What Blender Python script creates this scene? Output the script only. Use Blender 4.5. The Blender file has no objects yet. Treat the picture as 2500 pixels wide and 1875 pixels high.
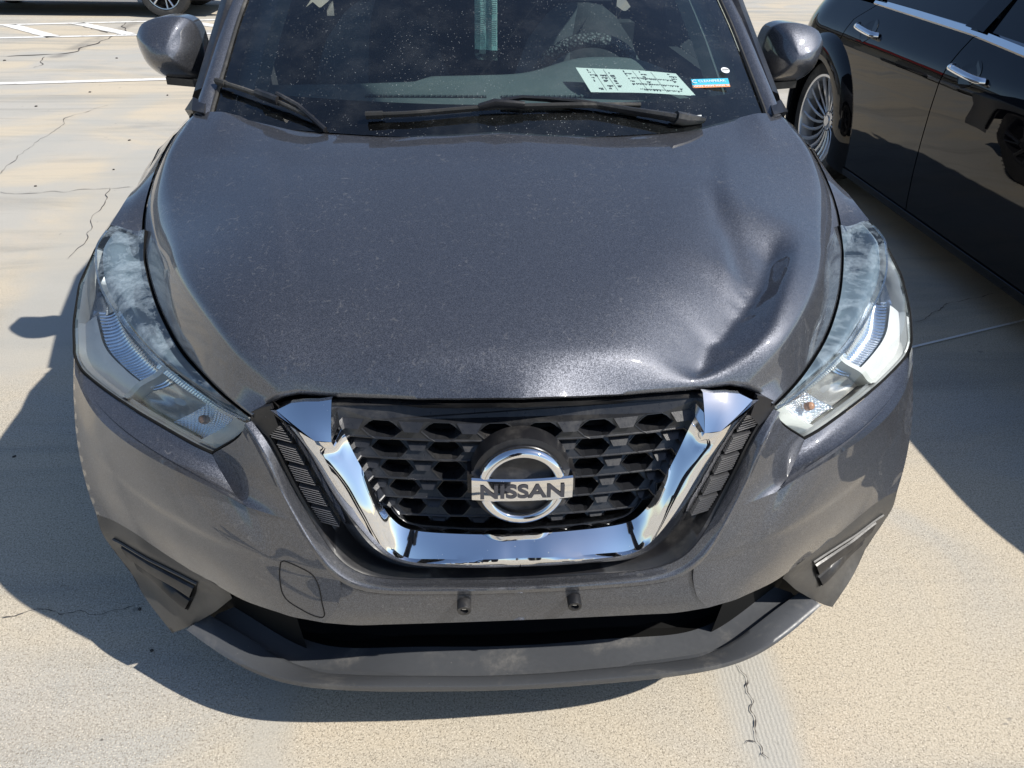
import bpy, bmesh, math, random
from mathutils import Vector, Matrix, noise
from mathutils.geometry import tessellate_polygon
random.seed(7)
S = bpy.context.scene
COL = S.collection
V = Vector
# ------------------------------------------------------------------ camera
cam_d = bpy.data.cameras.new('camera'); cam = bpy.data.objects.new('camera', cam_d); COL.objects.link(cam)
yaw, pitch, roll = 0.07473, 0.57394, 0.02105
fw = V((math.sin(yaw)*math.cos(pitch), math.cos(yaw)*math.cos(pitch), -math.sin(pitch)))
rt = V((math.cos(yaw), -math.sin(yaw), 0)); up = rt.cross(fw)
r2 = rt*math.cos(roll)+up*math.sin(roll); u2 = -rt*math.sin(roll)+up*math.cos(roll)
M = Matrix((r2, u2, -fw)).transposed().to_4x4(); M.translation = V((-0.08938, -0.94507, 1.5032))
cam.matrix_world = M
cam_d.sensor_width = 36; cam_d.lens = 36*1850.2/2500
cam_d.clip_start = .02; cam_d.clip_end = 4000
S.camera = cam
# ------------------------------------------------------------------ light
SUN = V((.953, -.49, 1.165)).normalized()
W = bpy.data.worlds.new('World'); S.world = W; W.use_nodes = True
wt = W.node_tree
sky = wt.nodes.new('ShaderNodeTexSky'); sky.sky_type = 'NISHITA'; sky.sun_disc = False
sky.sun_elevation = math.asin(SUN.z); sky.sun_rotation = math.atan2(SUN.x, SUN.y)
sky.air_density = 1.0; sky.dust_density = .6; sky.ozone_density = 2.4; sky.altitude = 400
bg = wt.nodes['Background']; bg.inputs[1].default_value = .116
wt.links.new(sky.outputs[0], bg.inputs[0])
sl = bpy.data.lights.new('sun', 'SUN'); sl.energy = 5.0; sl.angle = math.radians(.55); sl.color = (1, .95, .87)
so = bpy.data.objects.new('sun', sl); COL.objects.link(so); so.rotation_euler = SUN.to_track_quat('Z', 'Y').to_euler()
S.view_settings.view_transform = 'Standard'; S.view_settings.look = 'None'
S.view_settings.exposure = .24; S.view_settings.gamma = 1
S.render.engine = 'CYCLES'
S.cycles.max_bounces = 10; S.cycles.transparent_max_bounces = 16
D={
'hood_side':[[0.439,0.097,0.776],[0.463,0.119,0.779],[0.488,0.142,0.784],[0.515,0.173,0.785],[0.539,0.2,0.791],[0.566,0.236,0.792],[0.596,0.275,0.793],[0.617,0.305,0.804],[0.638,0.339,0.813],[0.662,0.38,0.821],[0.684,0.422,0.83],[0.705,0.469,0.838],[0.728,0.52,0.847],[0.744,0.565,0.86],[0.759,0.612,0.873],[0.774,0.664,0.885],[0.783,0.709,0.902],[0.783,0.744,0.921],[0.786,0.791,0.938],[0.786,0.836,0.955],[0.782,0.876,0.974],[0.775,0.917,0.992],[0.764,0.953,1.011],[0.747,0.984,1.029],[0.725,1.011,1.044]],
'hood_rear':[[0.0,0.86,1.042],[0.057,0.868,1.041],[0.115,0.874,1.039],[0.173,0.881,1.038],[0.232,0.892,1.035],[0.291,0.904,1.033],[0.351,0.914,1.033],[0.412,0.927,1.032],[0.474,0.94,1.033],[0.535,0.952,1.037],[0.598,0.97,1.04],[0.659,0.986,1.05],[0.724,1.007,1.045]],
'hood_front':[[-0.0,0.03,0.845],[0.026,0.033,0.844],[0.052,0.038,0.841],[0.078,0.044,0.837],[0.105,0.049,0.834],[0.132,0.055,0.831],[0.159,0.06,0.828],[0.187,0.066,0.826],[0.215,0.072,0.824],[0.243,0.078,0.821],[0.271,0.084,0.819],[0.299,0.089,0.817],[0.328,0.095,0.816],[0.357,0.101,0.816],[0.385,0.103,0.81],[0.414,0.106,0.795],[0.444,0.113,0.773]],
'flank':[[0.392,0.031,0.882],[0.416,0.051,0.893],[0.439,0.072,0.904],[0.468,0.109,0.909],[0.495,0.148,0.915],[0.528,0.203,0.916],[0.561,0.272,0.914],[0.588,0.337,0.919],[0.618,0.414,0.921],[0.647,0.494,0.925],[0.67,0.57,0.934],[0.691,0.644,0.946],[0.706,0.71,0.964],[0.72,0.776,0.985],[0.734,0.858,1.0],[0.731,0.926,1.017],[0.723,0.994,1.034]],
'crease':[[0.322,0.104,0.872],[0.338,0.145,0.891],[0.355,0.189,0.91],[0.373,0.241,0.927],[0.391,0.306,0.942],[0.412,0.378,0.957],[0.432,0.461,0.971],[0.453,0.557,0.985],[0.477,0.665,1.0],[0.497,0.785,1.015],[0.521,0.927,1.03]],
'hl_low':[[0.531,0.134,0.675],[0.555,0.144,0.681],[0.579,0.158,0.685],[0.605,0.175,0.689],[0.631,0.193,0.692],[0.658,0.212,0.695],[0.689,0.237,0.695],[0.719,0.262,0.696],[0.749,0.287,0.698],[0.781,0.316,0.699],[0.811,0.342,0.704],[0.84,0.371,0.709],[0.854,0.391,0.726]],
'hl_out':[[0.854,0.391,0.726],[0.857,0.408,0.743],[0.862,0.429,0.758],[0.867,0.453,0.772],[0.867,0.472,0.788],[0.87,0.497,0.801],[0.872,0.521,0.815],[0.87,0.546,0.828],[0.87,0.574,0.84],[0.864,0.596,0.854],[0.855,0.613,0.87],[0.853,0.643,0.879],[0.843,0.668,0.888]],
'hl_rear':[[0.843,0.668,0.888],[0.822,0.656,0.888],[0.802,0.645,0.886],[0.781,0.635,0.886],[0.758,0.623,0.894]],
'hl_ridge':[[0.843,0.582,0.875],[0.839,0.55,0.856],[0.827,0.513,0.84],[0.811,0.481,0.823],[0.783,0.443,0.813],[0.756,0.405,0.803],[0.727,0.369,0.796],[0.699,0.335,0.788],[0.669,0.297,0.785],[0.64,0.27,0.778],[0.612,0.242,0.774],[0.586,0.221,0.766],[0.559,0.199,0.761],[0.533,0.179,0.755],[0.507,0.157,0.751],[0.476,0.131,0.754],[0.447,0.109,0.756]],
'hl_inlow':[[0.446,0.115,0.749],[0.465,0.118,0.73],[0.485,0.122,0.711],[0.508,0.128,0.693],[0.531,0.134,0.675]],
'brow':[[0.841,0.347,0.709],[0.815,0.301,0.698],[0.784,0.255,0.69],[0.749,0.214,0.685],[0.711,0.18,0.682],[0.672,0.147,0.681],[0.639,0.124,0.675],[0.603,0.101,0.673],[0.572,0.085,0.667],[0.541,0.071,0.66],[0.512,0.061,0.651],[0.488,0.056,0.635],[0.463,0.051,0.618]],
'brow_in':[[0.547,0.162,0.647],[0.532,0.146,0.628],[0.512,0.117,0.62],[0.489,0.084,0.617],[0.464,0.057,0.613]],
'lip_in':[[0.442,0.098,0.764],[0.424,0.08,0.753],[0.411,0.072,0.734],[0.404,0.068,0.709],[0.396,0.064,0.684],[0.389,0.06,0.658],[0.379,0.053,0.636],[0.368,0.044,0.614],[0.357,0.035,0.592],[0.345,0.025,0.572],[0.331,0.011,0.556],[0.317,-0.001,0.538],[0.3,-0.009,0.522],[0.281,-0.008,0.502],[0.257,-0.007,0.494],[0.232,-0.009,0.488],[0.206,-0.01,0.487],[0.18,-0.011,0.487],[0.154,-0.012,0.486],[0.128,-0.013,0.486],[0.103,-0.013,0.485],[0.077,-0.014,0.485],[0.051,-0.015,0.485],[0.025,-0.015,0.485],[-0.0,-0.013,0.481]],
'lip_out':[[0.455,0.108,0.744],[0.439,0.088,0.731],[0.427,0.072,0.714],[0.416,0.06,0.694],[0.406,0.05,0.673],[0.396,0.04,0.652],[0.386,0.03,0.631],[0.374,0.02,0.609],[0.363,0.01,0.588],[0.351,0.001,0.567],[0.338,-0.009,0.546],[0.325,-0.017,0.524],[0.306,-0.024,0.508],[0.285,-0.025,0.492],[0.261,-0.028,0.483],[0.235,-0.029,0.482],[0.209,-0.029,0.479],[0.183,-0.029,0.477],[0.156,-0.029,0.476],[0.13,-0.029,0.475],[0.104,-0.03,0.475],[0.077,-0.031,0.475],[0.051,-0.031,0.474],[0.025,-0.032,0.474],[0.0,-0.024,0.467]],
'plate_top':[[0.0,-0.03,0.459],[0.05,-0.031,0.462],[0.099,-0.032,0.466],[0.149,-0.033,0.468],[0.199,-0.033,0.473],[0.247,-0.035,0.48],[0.295,-0.038,0.484]],
'plate_bot':[[0.0,-0.03,0.394],[0.058,-0.029,0.395],[0.116,-0.026,0.395],[0.174,-0.025,0.397],[0.233,-0.024,0.399],[0.29,-0.024,0.404],[0.347,-0.026,0.41]],
'bump_low':[[0.346,-0.034,0.419],[0.376,-0.02,0.412],[0.407,-0.006,0.405],[0.437,0.009,0.402],[0.468,0.026,0.397],[0.5,0.044,0.393],[0.531,0.064,0.391],[0.56,0.083,0.393],[0.59,0.102,0.396],[0.62,0.119,0.4],[0.648,0.135,0.407],[0.675,0.149,0.417],[0.701,0.162,0.429],[0.725,0.173,0.443],[0.756,0.192,0.449],[0.791,0.214,0.45],[0.827,0.232,0.449]],
'side_sil':[[0.866,0.406,0.712],[0.868,0.377,0.667],[0.866,0.346,0.624],[0.859,0.311,0.583],[0.851,0.282,0.539],[0.842,0.258,0.493],[0.827,0.232,0.449]],
'fog_out':[[0.827,0.232,0.449],[0.824,0.223,0.412],[0.818,0.225,0.368],[0.801,0.215,0.337],[0.784,0.205,0.306],[0.765,0.183,0.282],[0.742,0.159,0.264],[0.719,0.14,0.243],[0.699,0.127,0.214]],
'fog_bot':[[0.699,0.127,0.214],[0.674,0.126,0.226],[0.646,0.121,0.247],[0.618,0.114,0.272],[0.591,0.107,0.297],[0.566,0.103,0.319],[0.542,0.101,0.331]],
'tray_out':[[0.0,-0.05,0.227],[0.039,-0.05,0.226],[0.079,-0.05,0.228],[0.119,-0.049,0.229],[0.159,-0.048,0.23],[0.2,-0.047,0.231],[0.24,-0.046,0.232],[0.281,-0.044,0.233],[0.322,-0.039,0.232],[0.363,-0.034,0.231],[0.408,-0.02,0.22],[0.453,-0.005,0.215],[0.497,0.013,0.213],[0.54,0.035,0.215],[0.579,0.058,0.224],[0.621,0.084,0.231],[0.66,0.11,0.242]],
'tray_edge':[[0.0,-0.052,0.242],[0.038,-0.052,0.242],[0.078,-0.052,0.243],[0.117,-0.051,0.245],[0.157,-0.05,0.246],[0.197,-0.049,0.247],[0.237,-0.047,0.248],[0.276,-0.045,0.249],[0.317,-0.041,0.248],[0.358,-0.036,0.247],[0.402,-0.022,0.235],[0.447,-0.007,0.229],[0.491,0.011,0.225],[0.534,0.033,0.224],[0.574,0.056,0.232],[0.616,0.082,0.238],[0.656,0.108,0.247]],
'tray_ridge':[[0.0,-0.02,0.229],[0.036,-0.02,0.228],[0.074,-0.02,0.23],[0.112,-0.019,0.231],[0.15,-0.018,0.233],[0.188,-0.016,0.234],[0.227,-0.015,0.234],[0.266,-0.011,0.232],[0.307,-0.001,0.222],[0.348,0.009,0.215],[0.391,0.024,0.205],[0.432,0.039,0.203],[0.469,0.056,0.212],[0.506,0.076,0.222],[0.542,0.096,0.233],[0.58,0.118,0.241],[0.621,0.139,0.248]],
'ch_out':[[0.401,0.075,0.801],[0.389,0.073,0.782],[0.377,0.072,0.762],[0.367,0.071,0.739],[0.358,0.067,0.718],[0.349,0.063,0.696],[0.34,0.058,0.674],[0.331,0.053,0.652],[0.321,0.047,0.63],[0.311,0.043,0.607],[0.302,0.039,0.583],[0.29,0.034,0.561],[0.277,0.031,0.539],[0.26,0.027,0.521],[0.24,0.023,0.506],[0.217,0.016,0.502],[0.193,0.011,0.5],[0.168,0.006,0.504],[0.143,0.002,0.507],[0.119,-0.003,0.51],[0.095,-0.006,0.512],[0.071,-0.009,0.515],[0.047,-0.011,0.516],[0.023,-0.011,0.516],[0.0,-0.01,0.516]],
'ch_A':[[0.328,0.032,0.771],[0.321,0.028,0.754],[0.314,0.023,0.738],[0.307,0.019,0.721],[0.3,0.015,0.703],[0.293,0.011,0.685],[0.284,0.005,0.669],[0.276,-0.0,0.653],[0.267,-0.004,0.636],[0.257,-0.008,0.618],[0.247,-0.012,0.602],[0.236,-0.014,0.584],[0.223,-0.017,0.568],[0.209,-0.018,0.555],[0.191,-0.021,0.549],[0.172,-0.023,0.547],[0.152,-0.026,0.548],[0.133,-0.028,0.548],[0.114,-0.029,0.548],[0.095,-0.03,0.547],[0.076,-0.03,0.547],[0.056,-0.031,0.546],[0.037,-0.03,0.545],[0.018,-0.03,0.545],[0.0,-0.028,0.543]],
'ch_B':[[0.304,0.041,0.761],[0.297,0.036,0.746],[0.289,0.031,0.731],[0.282,0.025,0.716],[0.274,0.02,0.7],[0.266,0.015,0.685],[0.259,0.01,0.669],[0.251,0.005,0.653],[0.243,0.001,0.636],[0.236,-0.002,0.618],[0.229,-0.005,0.6],[0.221,-0.008,0.581],[0.212,-0.007,0.56],[0.199,-0.011,0.548],[0.181,-0.012,0.546],[0.162,-0.015,0.548],[0.143,-0.018,0.55],[0.125,-0.021,0.552],[0.106,-0.024,0.553],[0.088,-0.026,0.554],[0.07,-0.028,0.556],[0.051,-0.03,0.557],[0.033,-0.03,0.557],[0.016,-0.029,0.556],[0.0,-0.025,0.555]],
'ch_inn':[[0.29,0.055,0.783],[0.284,0.054,0.766],[0.279,0.052,0.749],[0.273,0.047,0.734],[0.266,0.041,0.72],[0.259,0.036,0.705],[0.252,0.032,0.69],[0.246,0.028,0.674],[0.239,0.025,0.658],[0.232,0.021,0.642],[0.224,0.02,0.624],[0.215,0.018,0.609],[0.203,0.017,0.594],[0.188,0.016,0.586],[0.171,0.014,0.585],[0.154,0.012,0.583],[0.137,0.01,0.583],[0.12,0.009,0.582],[0.102,0.008,0.581],[0.085,0.007,0.581],[0.068,0.006,0.58],[0.051,0.006,0.58],[0.034,0.005,0.58],[0.017,0.005,0.579],[0.0,0.005,0.579]],
'ch_top':[[0.302,0.033,0.767],[0.302,0.045,0.783],[0.302,0.056,0.799],[0.301,0.063,0.818],[0.321,0.07,0.815],[0.342,0.075,0.813],[0.363,0.077,0.811],[0.384,0.08,0.804],[0.399,0.079,0.796],[0.385,0.077,0.782],[0.368,0.069,0.773],[0.348,0.051,0.772],[0.328,0.032,0.771]],
'ch_topin':[[0.298,0.086,0.808],[0.296,0.078,0.79],[0.294,0.07,0.772]],
'fender_out':[[0.843,0.671,0.888],[0.845,0.72,0.897],[0.846,0.771,0.906],[0.847,0.827,0.912],[0.847,0.89,0.915],[0.849,0.964,0.913]],
'dent_ridge':[[0.571,0.415,0.92],[0.541,0.359,0.92],[0.492,0.264,0.925],[0.442,0.174,0.925],[0.377,0.105,0.915],[0.317,0.051,0.895],[0.275,0.024,0.875]],
'dent_valley':[[0.571,0.419,0.92],[0.478,0.31,0.93],[0.392,0.223,0.925],[0.363,0.192,0.92],[0.333,0.163,0.905],[0.304,0.11,0.89],[0.276,0.075,0.88],[0.272,0.033,0.872]],
}
G={
'a':[[-1.229,0.37],[-1.209,0.374],[-1.188,0.378],[-1.149,0.39],[-1.121,0.387],[-1.087,0.368],[-1.067,0.374],[-1.042,0.385],[-1.011,0.374],[-0.993,0.366],[-0.963,0.376],[-0.916,0.394]],
'b':[[0.534,0.149],[0.536,0.132],[0.544,0.11],[0.535,0.074],[0.538,0.05],[0.525,0.031],[0.528,0.008],[0.521,-0.017],[0.514,-0.042],[0.519,-0.067],[0.512,-0.077]],
'b2':[[0.512,-0.044],[0.497,-0.041],[0.489,-0.046]],
'b3':[[0.517,-0.072],[0.527,-0.081]],
'c':[[1.819,1.786],[1.868,1.799],[1.948,1.869],[2.022,1.912],[2.058,1.949],[2.145,1.986],[2.19,2.0],[2.232,2.007],[2.295,2.037],[2.35,2.052]],
'd':[[-4.798,7.758],[-4.53,7.86],[-4.255,7.965],[-4.172,8.16],[-4.177,8.784],[-4.212,9.367],[-4.304,9.946],[-4.381,10.515]],
'd2':[[-5.089,10.099],[-4.312,9.386]],
'e':[[-2.903,3.835],[-2.938,4.027],[-2.986,4.233],[-2.986,4.342],[-2.998,4.493],[-3.003,4.612],[-3.014,4.735],[-3.026,4.996],[-3.077,5.23],[-3.027,5.43],[-2.966,5.588],[-2.933,5.697]],
'f':[[-2.754,3.526],[-2.668,3.456],[-2.613,3.469],[-2.528,3.496],[-2.469,3.523],[-2.38,3.522],[-2.271,3.562],[-2.19,3.562],[-2.028,3.588]],
'g':[[-2.165,3.59],[-2.108,3.343],[-2.084,3.191],[-2.061,3.047],[-2.0,2.911],[-1.97,2.642],[-1.968,2.546]],
'h':[[-4.351,7.776],[-4.276,7.432],[-4.228,7.189]],
'pebbles':[[-3.264,6.13],[-2.404,4.613],[-2.266,3.941],[-2.598,3.623],[-3.479,5.607],[-2.579,6.021],[-3.614,7.717],[-4.649,7.544],[-0.902,0.381],[-0.832,0.255],[-1.496,1.011],[0.661,0.246],[1.015,0.712],[-0.665,0.021]],
's1':[[-4.168,6.453],[-2.781,6.686]],
's2':[[-5.36,8.921],[-3.916,9.263]],
's2b':[[-3.29,9.349],[-2.986,9.417]],
's3':[[-5.837,9.909],[-4.386,10.293]],
'd1':[[-5.726,9.917],[-4.809,9.033]],
'd3':[[-3.561,10.28],[-3.116,9.931]],
's4':[[1.712,1.583],[2.318,1.793]],
'patchband':[[0.461,0.131],[0.544,-0.101],[0.583,0.151],[0.674,-0.108]],
'gband1':[[-0.508,0.036],[-0.472,-0.047]],
}

# ------------------------------------------------------------------ materials
def mat(name, col=(.5,.5,.5), rough=.5, metal=0, coat=0, coat_r=.03, spec=.5, **k):
    m = bpy.data.materials.new(name); m.use_nodes = True
    b = m.node_tree.nodes['Principled BSDF']
    b.inputs['Base Color'].default_value = (*col, 1); b.inputs['Roughness'].default_value = rough
    b.inputs['Metallic'].default_value = metal; b.inputs['Coat Weight'].default_value = coat
    b.inputs['Coat Roughness'].default_value = coat_r; b.inputs['Specular IOR Level'].default_value = spec
    return m
class NT:
    """small helper to write node graphs"""
    def __init__(s, m): s.t = m.node_tree; s.b = s.t.nodes.get('Principled BSDF'); s.out = s.t.nodes['Material Output']
    def n(s, ty, ins=None, **k):
        nd = s.t.nodes.new(ty)
        for a, v in k.items(): setattr(nd, a, v)
        for a, v in (ins or {}).items(): s.set(nd.inputs[a], v)
        return nd
    def set(s, sock, v):
        if isinstance(v, bpy.types.NodeSocket): s.t.links.new(v, sock)
        elif isinstance(v, (tuple, list)) and len(v) == 3 and sock.type == 'RGBA': sock.default_value = (*v, 1)
        else: sock.default_value = v
    def co(s, scale=(1,1,1), loc=(0,0,0), rot=(0,0,0), src='Object'):
        tc = s.n('ShaderNodeTexCoord'); return s.n('ShaderNodeMapping', {'Vector': tc.outputs[src], 'Scale': scale, 'Location': loc, 'Rotation': rot}).outputs[0]
    def noise(s, vec, scale, detail=4, rough=.55, dist=0):
        return s.n('ShaderNodeTexNoise', {'Vector': vec, 'Scale': scale, 'Detail': detail, 'Roughness': rough, 'Distortion': dist}).outputs[0]
    def vor(s, vec, scale, feature='F1', out=0, rnd=1):
        return s.n('ShaderNodeTexVoronoi', {'Vector': vec, 'Scale': scale, 'Randomness': rnd}, feature=feature).outputs[out]
    def math(s, op, a, b=0.0, c=0.0, clamp=False):
        nd = s.n('ShaderNodeMath', operation=op, use_clamp=clamp)
        for i, v in enumerate((a, b, c)): s.set(nd.inputs[i], v)
        return nd.outputs[0]
    def ramp(s, v, lo, hi, a=0.0, b=1.0):
        return s.n('ShaderNodeMapRange', {'Value': v, 'From Min': lo, 'From Max': hi, 'To Min': a, 'To Max': b}, clamp=True, interpolation_type='SMOOTHSTEP').outputs[0]
    def mix(s, f, a, b, mode='MIX'):
        nd = s.n('ShaderNodeMix', data_type='RGBA', blend_type=mode)
        s.set(nd.inputs[0], f); s.set(nd.inputs[6], a); s.set(nd.inputs[7], b); return nd.outputs[2]
    def bump(s, h, strength=.3, dist=.01, normal=None):
        d = {'Height': h, 'Strength': strength, 'Distance': dist}
        if normal is not None: d['Normal'] = normal
        return s.n('ShaderNodeBump', d).outputs[0]

# dark grey metallic paint with flake, dust and dried water spots
def paint_mat(name, base, flake=.5, dust=.35, rough=.36):
    m = mat(name, base, rough, .85, 1, .03); m.node_tree.nodes['Principled BSDF'].inputs['Coat IOR'].default_value = 1.65; t = NT(m); c = t.co()
    fl = t.vor(c, 900, out=1)                     # random colour per flake cell
    sep = t.n('ShaderNodeSeparateColor', {'Color': fl})
    nm = t.n('ShaderNodeVectorMath', {0: fl, 1: (.5,.5,.5)}, operation='SUBTRACT').outputs[0]
    nm = t.n('ShaderNodeVectorMath', {0: nm}, operation='SCALE'); nm.inputs['Scale'].default_value = .26*flake
    g = t.n('ShaderNodeNewGeometry')
    nn = t.n('ShaderNodeVectorMath', {0: g.outputs['Normal'], 1: nm.outputs[0]}, operation='ADD')
    nn = t.n('ShaderNodeVectorMath', {0: nn.outputs[0]}, operation='NORMALIZE')
    t.set(t.b.inputs['Normal'], nn.outputs[0])
    k = t.ramp(sep.outputs[0], .0, 1, .75, 1.45)
    col = t.mix(1.0, (*base,), t.n('ShaderNodeCombineColor', {0: k, 1: k, 2: k}).outputs[0], 'MULTIPLY')
    # dust film and dried spots
    n1 = t.noise(c, 75, 5, .7, 1.6); n2 = t.noise(c, 7, 3)
    sp = t.ramp(n1, .57, .66, 0, 1); big = t.ramp(n2, .35, .65, .25, 1)
    v = t.vor(c, 130); dots = t.ramp(v, .05, .10, 1, 0); pick = t.ramp(t.noise(c, 23, 1), .60, .66)
    film = t.math('MULTIPLY', t.math('MULTIPLY', sp, big), .20*dust)
    film = t.math('ADD', film, t.math('MULTIPLY', t.math('MULTIPLY', dots, pick), .55*dust))
    film = t.math('ADD', film, .02*dust, clamp=True)
    dd = t.n('ShaderNodeBsdfDiffuse', {'Color': (.42,.41,.39)})
    mx = t.n('ShaderNodeMixShader', {0: film, 1: t.b.outputs[0], 2: dd.outputs[0]})
    t.set(t.b.inputs['Base Color'], col)
    t.set(t.b.inputs['Coat Roughness'], t.ramp(n1, .5, .72, .03, .10))
    t.set(t.out.inputs[0], mx.outputs[0])
    return m
PAINT = paint_mat('grey_metallic_paint', (.082, .087, .103), .7, .6, .52)
BLACKPAINT = mat('black_gloss_paint', (.003, .003, .004), .3, 0, 1, .008, spec=.0)
def _b():
    t = NT(BLACKPAINT); c = t.co(); t.set(t.b.inputs['Coat Normal'], t.bump(t.noise(c, 2.2, 2), .10, .02))
_b()
SILVER = mat('silver_paint', (.42,.43,.45), .35, .7, 1)
def dusty(name, col, rough, amt=.5, dcol=(.30,.28,.25), scale=6, spec=.5, lo=.48):
    m = mat(name, col, rough, 0, 0, spec=spec); t = NT(m); c = t.co()
    n = t.noise(c, scale, 6, .65, .5); n2 = t.noise(c, scale*14, 3, .7)
    f = t.math('MULTIPLY', t.ramp(n, lo, .75), t.ramp(n2, .3, .7, .4, 1)); f = t.math('MULTIPLY', f, amt)
    v = t.ramp(t.vor(c, 90), .05, .11, 1, 0); f = t.math('ADD', f, t.math('MULTIPLY', t.math('MULTIPLY', v, t.ramp(t.noise(c, 17, 1), .58, .66)), amt), clamp=True)
    t.set(t.b.inputs['Base Color'], t.mix(f, col, dcol)); t.set(t.b.inputs['Roughness'], t.ramp(n2, .2, .8, rough*.85, min(1, rough*1.2)))
    t.set(t.b.inputs['Normal'], t.bump(t.noise(c, 700, 2), .12, .001))
    return m
PLASTIC = dusty('black_plastic', (.012,.012,.014), .38, .25)
GRILLEP = dusty('grille_plastic', (.015,.016,.019), .30, .18, scale=9)
TRAYP = dusty('faded_grey_plastic', (.060,.064,.071), .40, .38, scale=7, lo=.50)
CORNERP = dusty('warm_grey_plastic', (.055,.053,.050), .42, .2, scale=5)
RUBBER = dusty('rubber', (.02,.02,.02), .75, .4)
VOID = mat('dark_cavity', (.006,.006,.006), .8, spec=.2)
CHROME = mat('chrome', (.82,.83,.85), .035, 1)
def _c():
    t = NT(CHROME); c = t.co(); v = t.ramp(t.vor(c, 160), .04, .09, 1, 0); f = t.math('MULTIPLY', v, t.ramp(t.noise(c, 20, 1), .57, .64))
    t.set(t.b.inputs['Roughness'], t.math('ADD', t.math('MULTIPLY', f, .5), t.ramp(t.noise(c, 12, 4, .6), .5, .8, .03, .12)))
    t.set(t.b.inputs['Normal'], t.bump(t.noise(c, 9, 1), .06, .01))
_c()
DARKCHROME = mat('dark_metal_trim', (.40,.40,.42), .40, .9)
ALLOY = mat('alloy', (.55,.56,.57), .25, 1)
DARKALLOY = mat('dark_alloy', (.10,.10,.11), .3, .8)
FABRIC = dusty('seat_fabric', (.10,.11,.12), .9, .2, scale=30)
FABRICD = dusty('dark_seat_fabric', (.028,.03,.034), .9, .1, scale=30)
DASH = dusty('dashboard_vinyl', (.095,.115,.118), .75, .2, scale=12)
PAPER = mat('paper', (.86,.88,.84), .7)
INK = mat('ink', (.05,.05,.06), .7)
WHITEINK = mat('white_print', (.7,.7,.7), .6)
CYAN = mat('sticker_cyan', (.05,.42,.60), .5); ORANGE = mat('sticker_orange', (.75,.30,.12), .5); WSTK = mat('sticker_white', (.75,.77,.76), .5)
AMBER = mat('amber_plastic', (.40,.20,.10), .2)
WHITEPL = mat('white_plastic', (.55,.56,.53), .4)
def lens_mat(name, haze, tint=(.93,.96,.97), hcol=(.55,.62,.66)):
    m = bpy.data.materials.new(name); m.use_nodes = True; t = NT(m); t.t.nodes.remove(t.b); c = t.co()
    tr = t.n('ShaderNodeBsdfTransparent', {'Color': tint}); gl = t.n('ShaderNodeBsdfGlossy', {'Color': (1,1,1), 'Roughness': .03})
    fr = t.n('ShaderNodeFresnel', {'IOR': 1.5}); f = t.math('MULTIPLY', fr.outputs[0], .85, clamp=True)
    mx = t.n('ShaderNodeMixShader', {0: f, 1: tr.outputs[0], 2: gl.outputs[0]}); last = mx.outputs[0]
    if haze:
        n = t.noise(c, 16, 8, .72, .6); n2 = t.noise(c, 120, 3, .7)
        h = t.math('MULTIPLY', t.ramp(n, .46, .60, .10, 1), t.ramp(n2, .3, .7, .5, 1)); h = t.math('MULTIPLY', h, haze)
        edge = t.math('MULTIPLY', t.ramp(t.math('ABSOLUTE', t.math('SUBTRACT', n, .5)), 0, .012, 1, 0), haze*.5)
        h = t.math('ADD', h, edge, clamp=True)
        df = t.n('ShaderNodeBsdfDiffuse', {'Color': hcol})
        last = t.n('ShaderNodeMixShader', {0: h, 1: last, 2: df.outputs[0]}).outputs[0]
    t.set(t.out.inputs[0], last); return m
LENS = lens_mat('clear_lens', .06)
LENSH = lens_mat('oxidised_lens', .42, (.86,.91,.94), (.40,.48,.54))
def glass_mat():
    m = bpy.data.materials.new('windshield_glass'); m.use_nodes = True; t = NT(m); t.t.nodes.remove(t.b); c = t.co()
    tr = t.n('ShaderNodeBsdfTransparent', {'Color': (.74,.86,.86)}); gl = t.n('ShaderNodeBsdfGlossy', {'Color': (1,1,1), 'Roughness': .012})
    fr = t.n('ShaderNodeFresnel', {'IOR': 1.52})
    mx = t.n('ShaderNodeMixShader', {0: t.math('MULTIPLY', fr.outputs[0], 1.3, clamp=True), 1: tr.outputs[0], 2: gl.outputs[0]})
    v = t.ramp(t.vor(c, 62), .035, .07, 1, 0); pick = t.ramp(t.noise(c, 30, 2), .46, .52)
    v2 = t.ramp(t.vor(c, 120), .08, .16, 1, 0)
    h = t.math('ADD', t.math('MULTIPLY', v, pick), t.math('MULTIPLY', t.math('MULTIPLY', v2, t.ramp(t.noise(c, 11, 2), .42, .58)), .5)); h = t.math('MULTIPLY', h, .55)
    h = t.math('ADD', h, t.ramp(t.noise(c, 8, 6, .7), .4, .8, .004, .03), clamp=True)
    df = t.n('ShaderNodeBsdfDiffuse', {'Color': (.6,.62,.62)})
    t.set(t.out.inputs[0], t.n('ShaderNodeMixShader', {0: h, 1: mx.outputs[0], 2: df.outputs[0]}).outputs[0]); return m
GLASS = glass_mat()
DGLASS = mat('tinted_side_glass', (.003,.004,.006), .02, 0, 0, spec=.6)
FRIT = mat('black_glass_band', (.003,.003,.003), .3, 0, 0, spec=.1)
def _f():
    t = NT(FRIT); c = t.co(); v = t.ramp(t.vor(c, 55), .03, .075, 1, 0); h = t.math('MULTIPLY', v, t.ramp(t.noise(c, 30, 2), .50, .57, 0, .6))
    t.set(t.b.inputs['Base Color'], t.mix(h, (.004,.004,.005), (.5,.5,.5))); 
_f()
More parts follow.
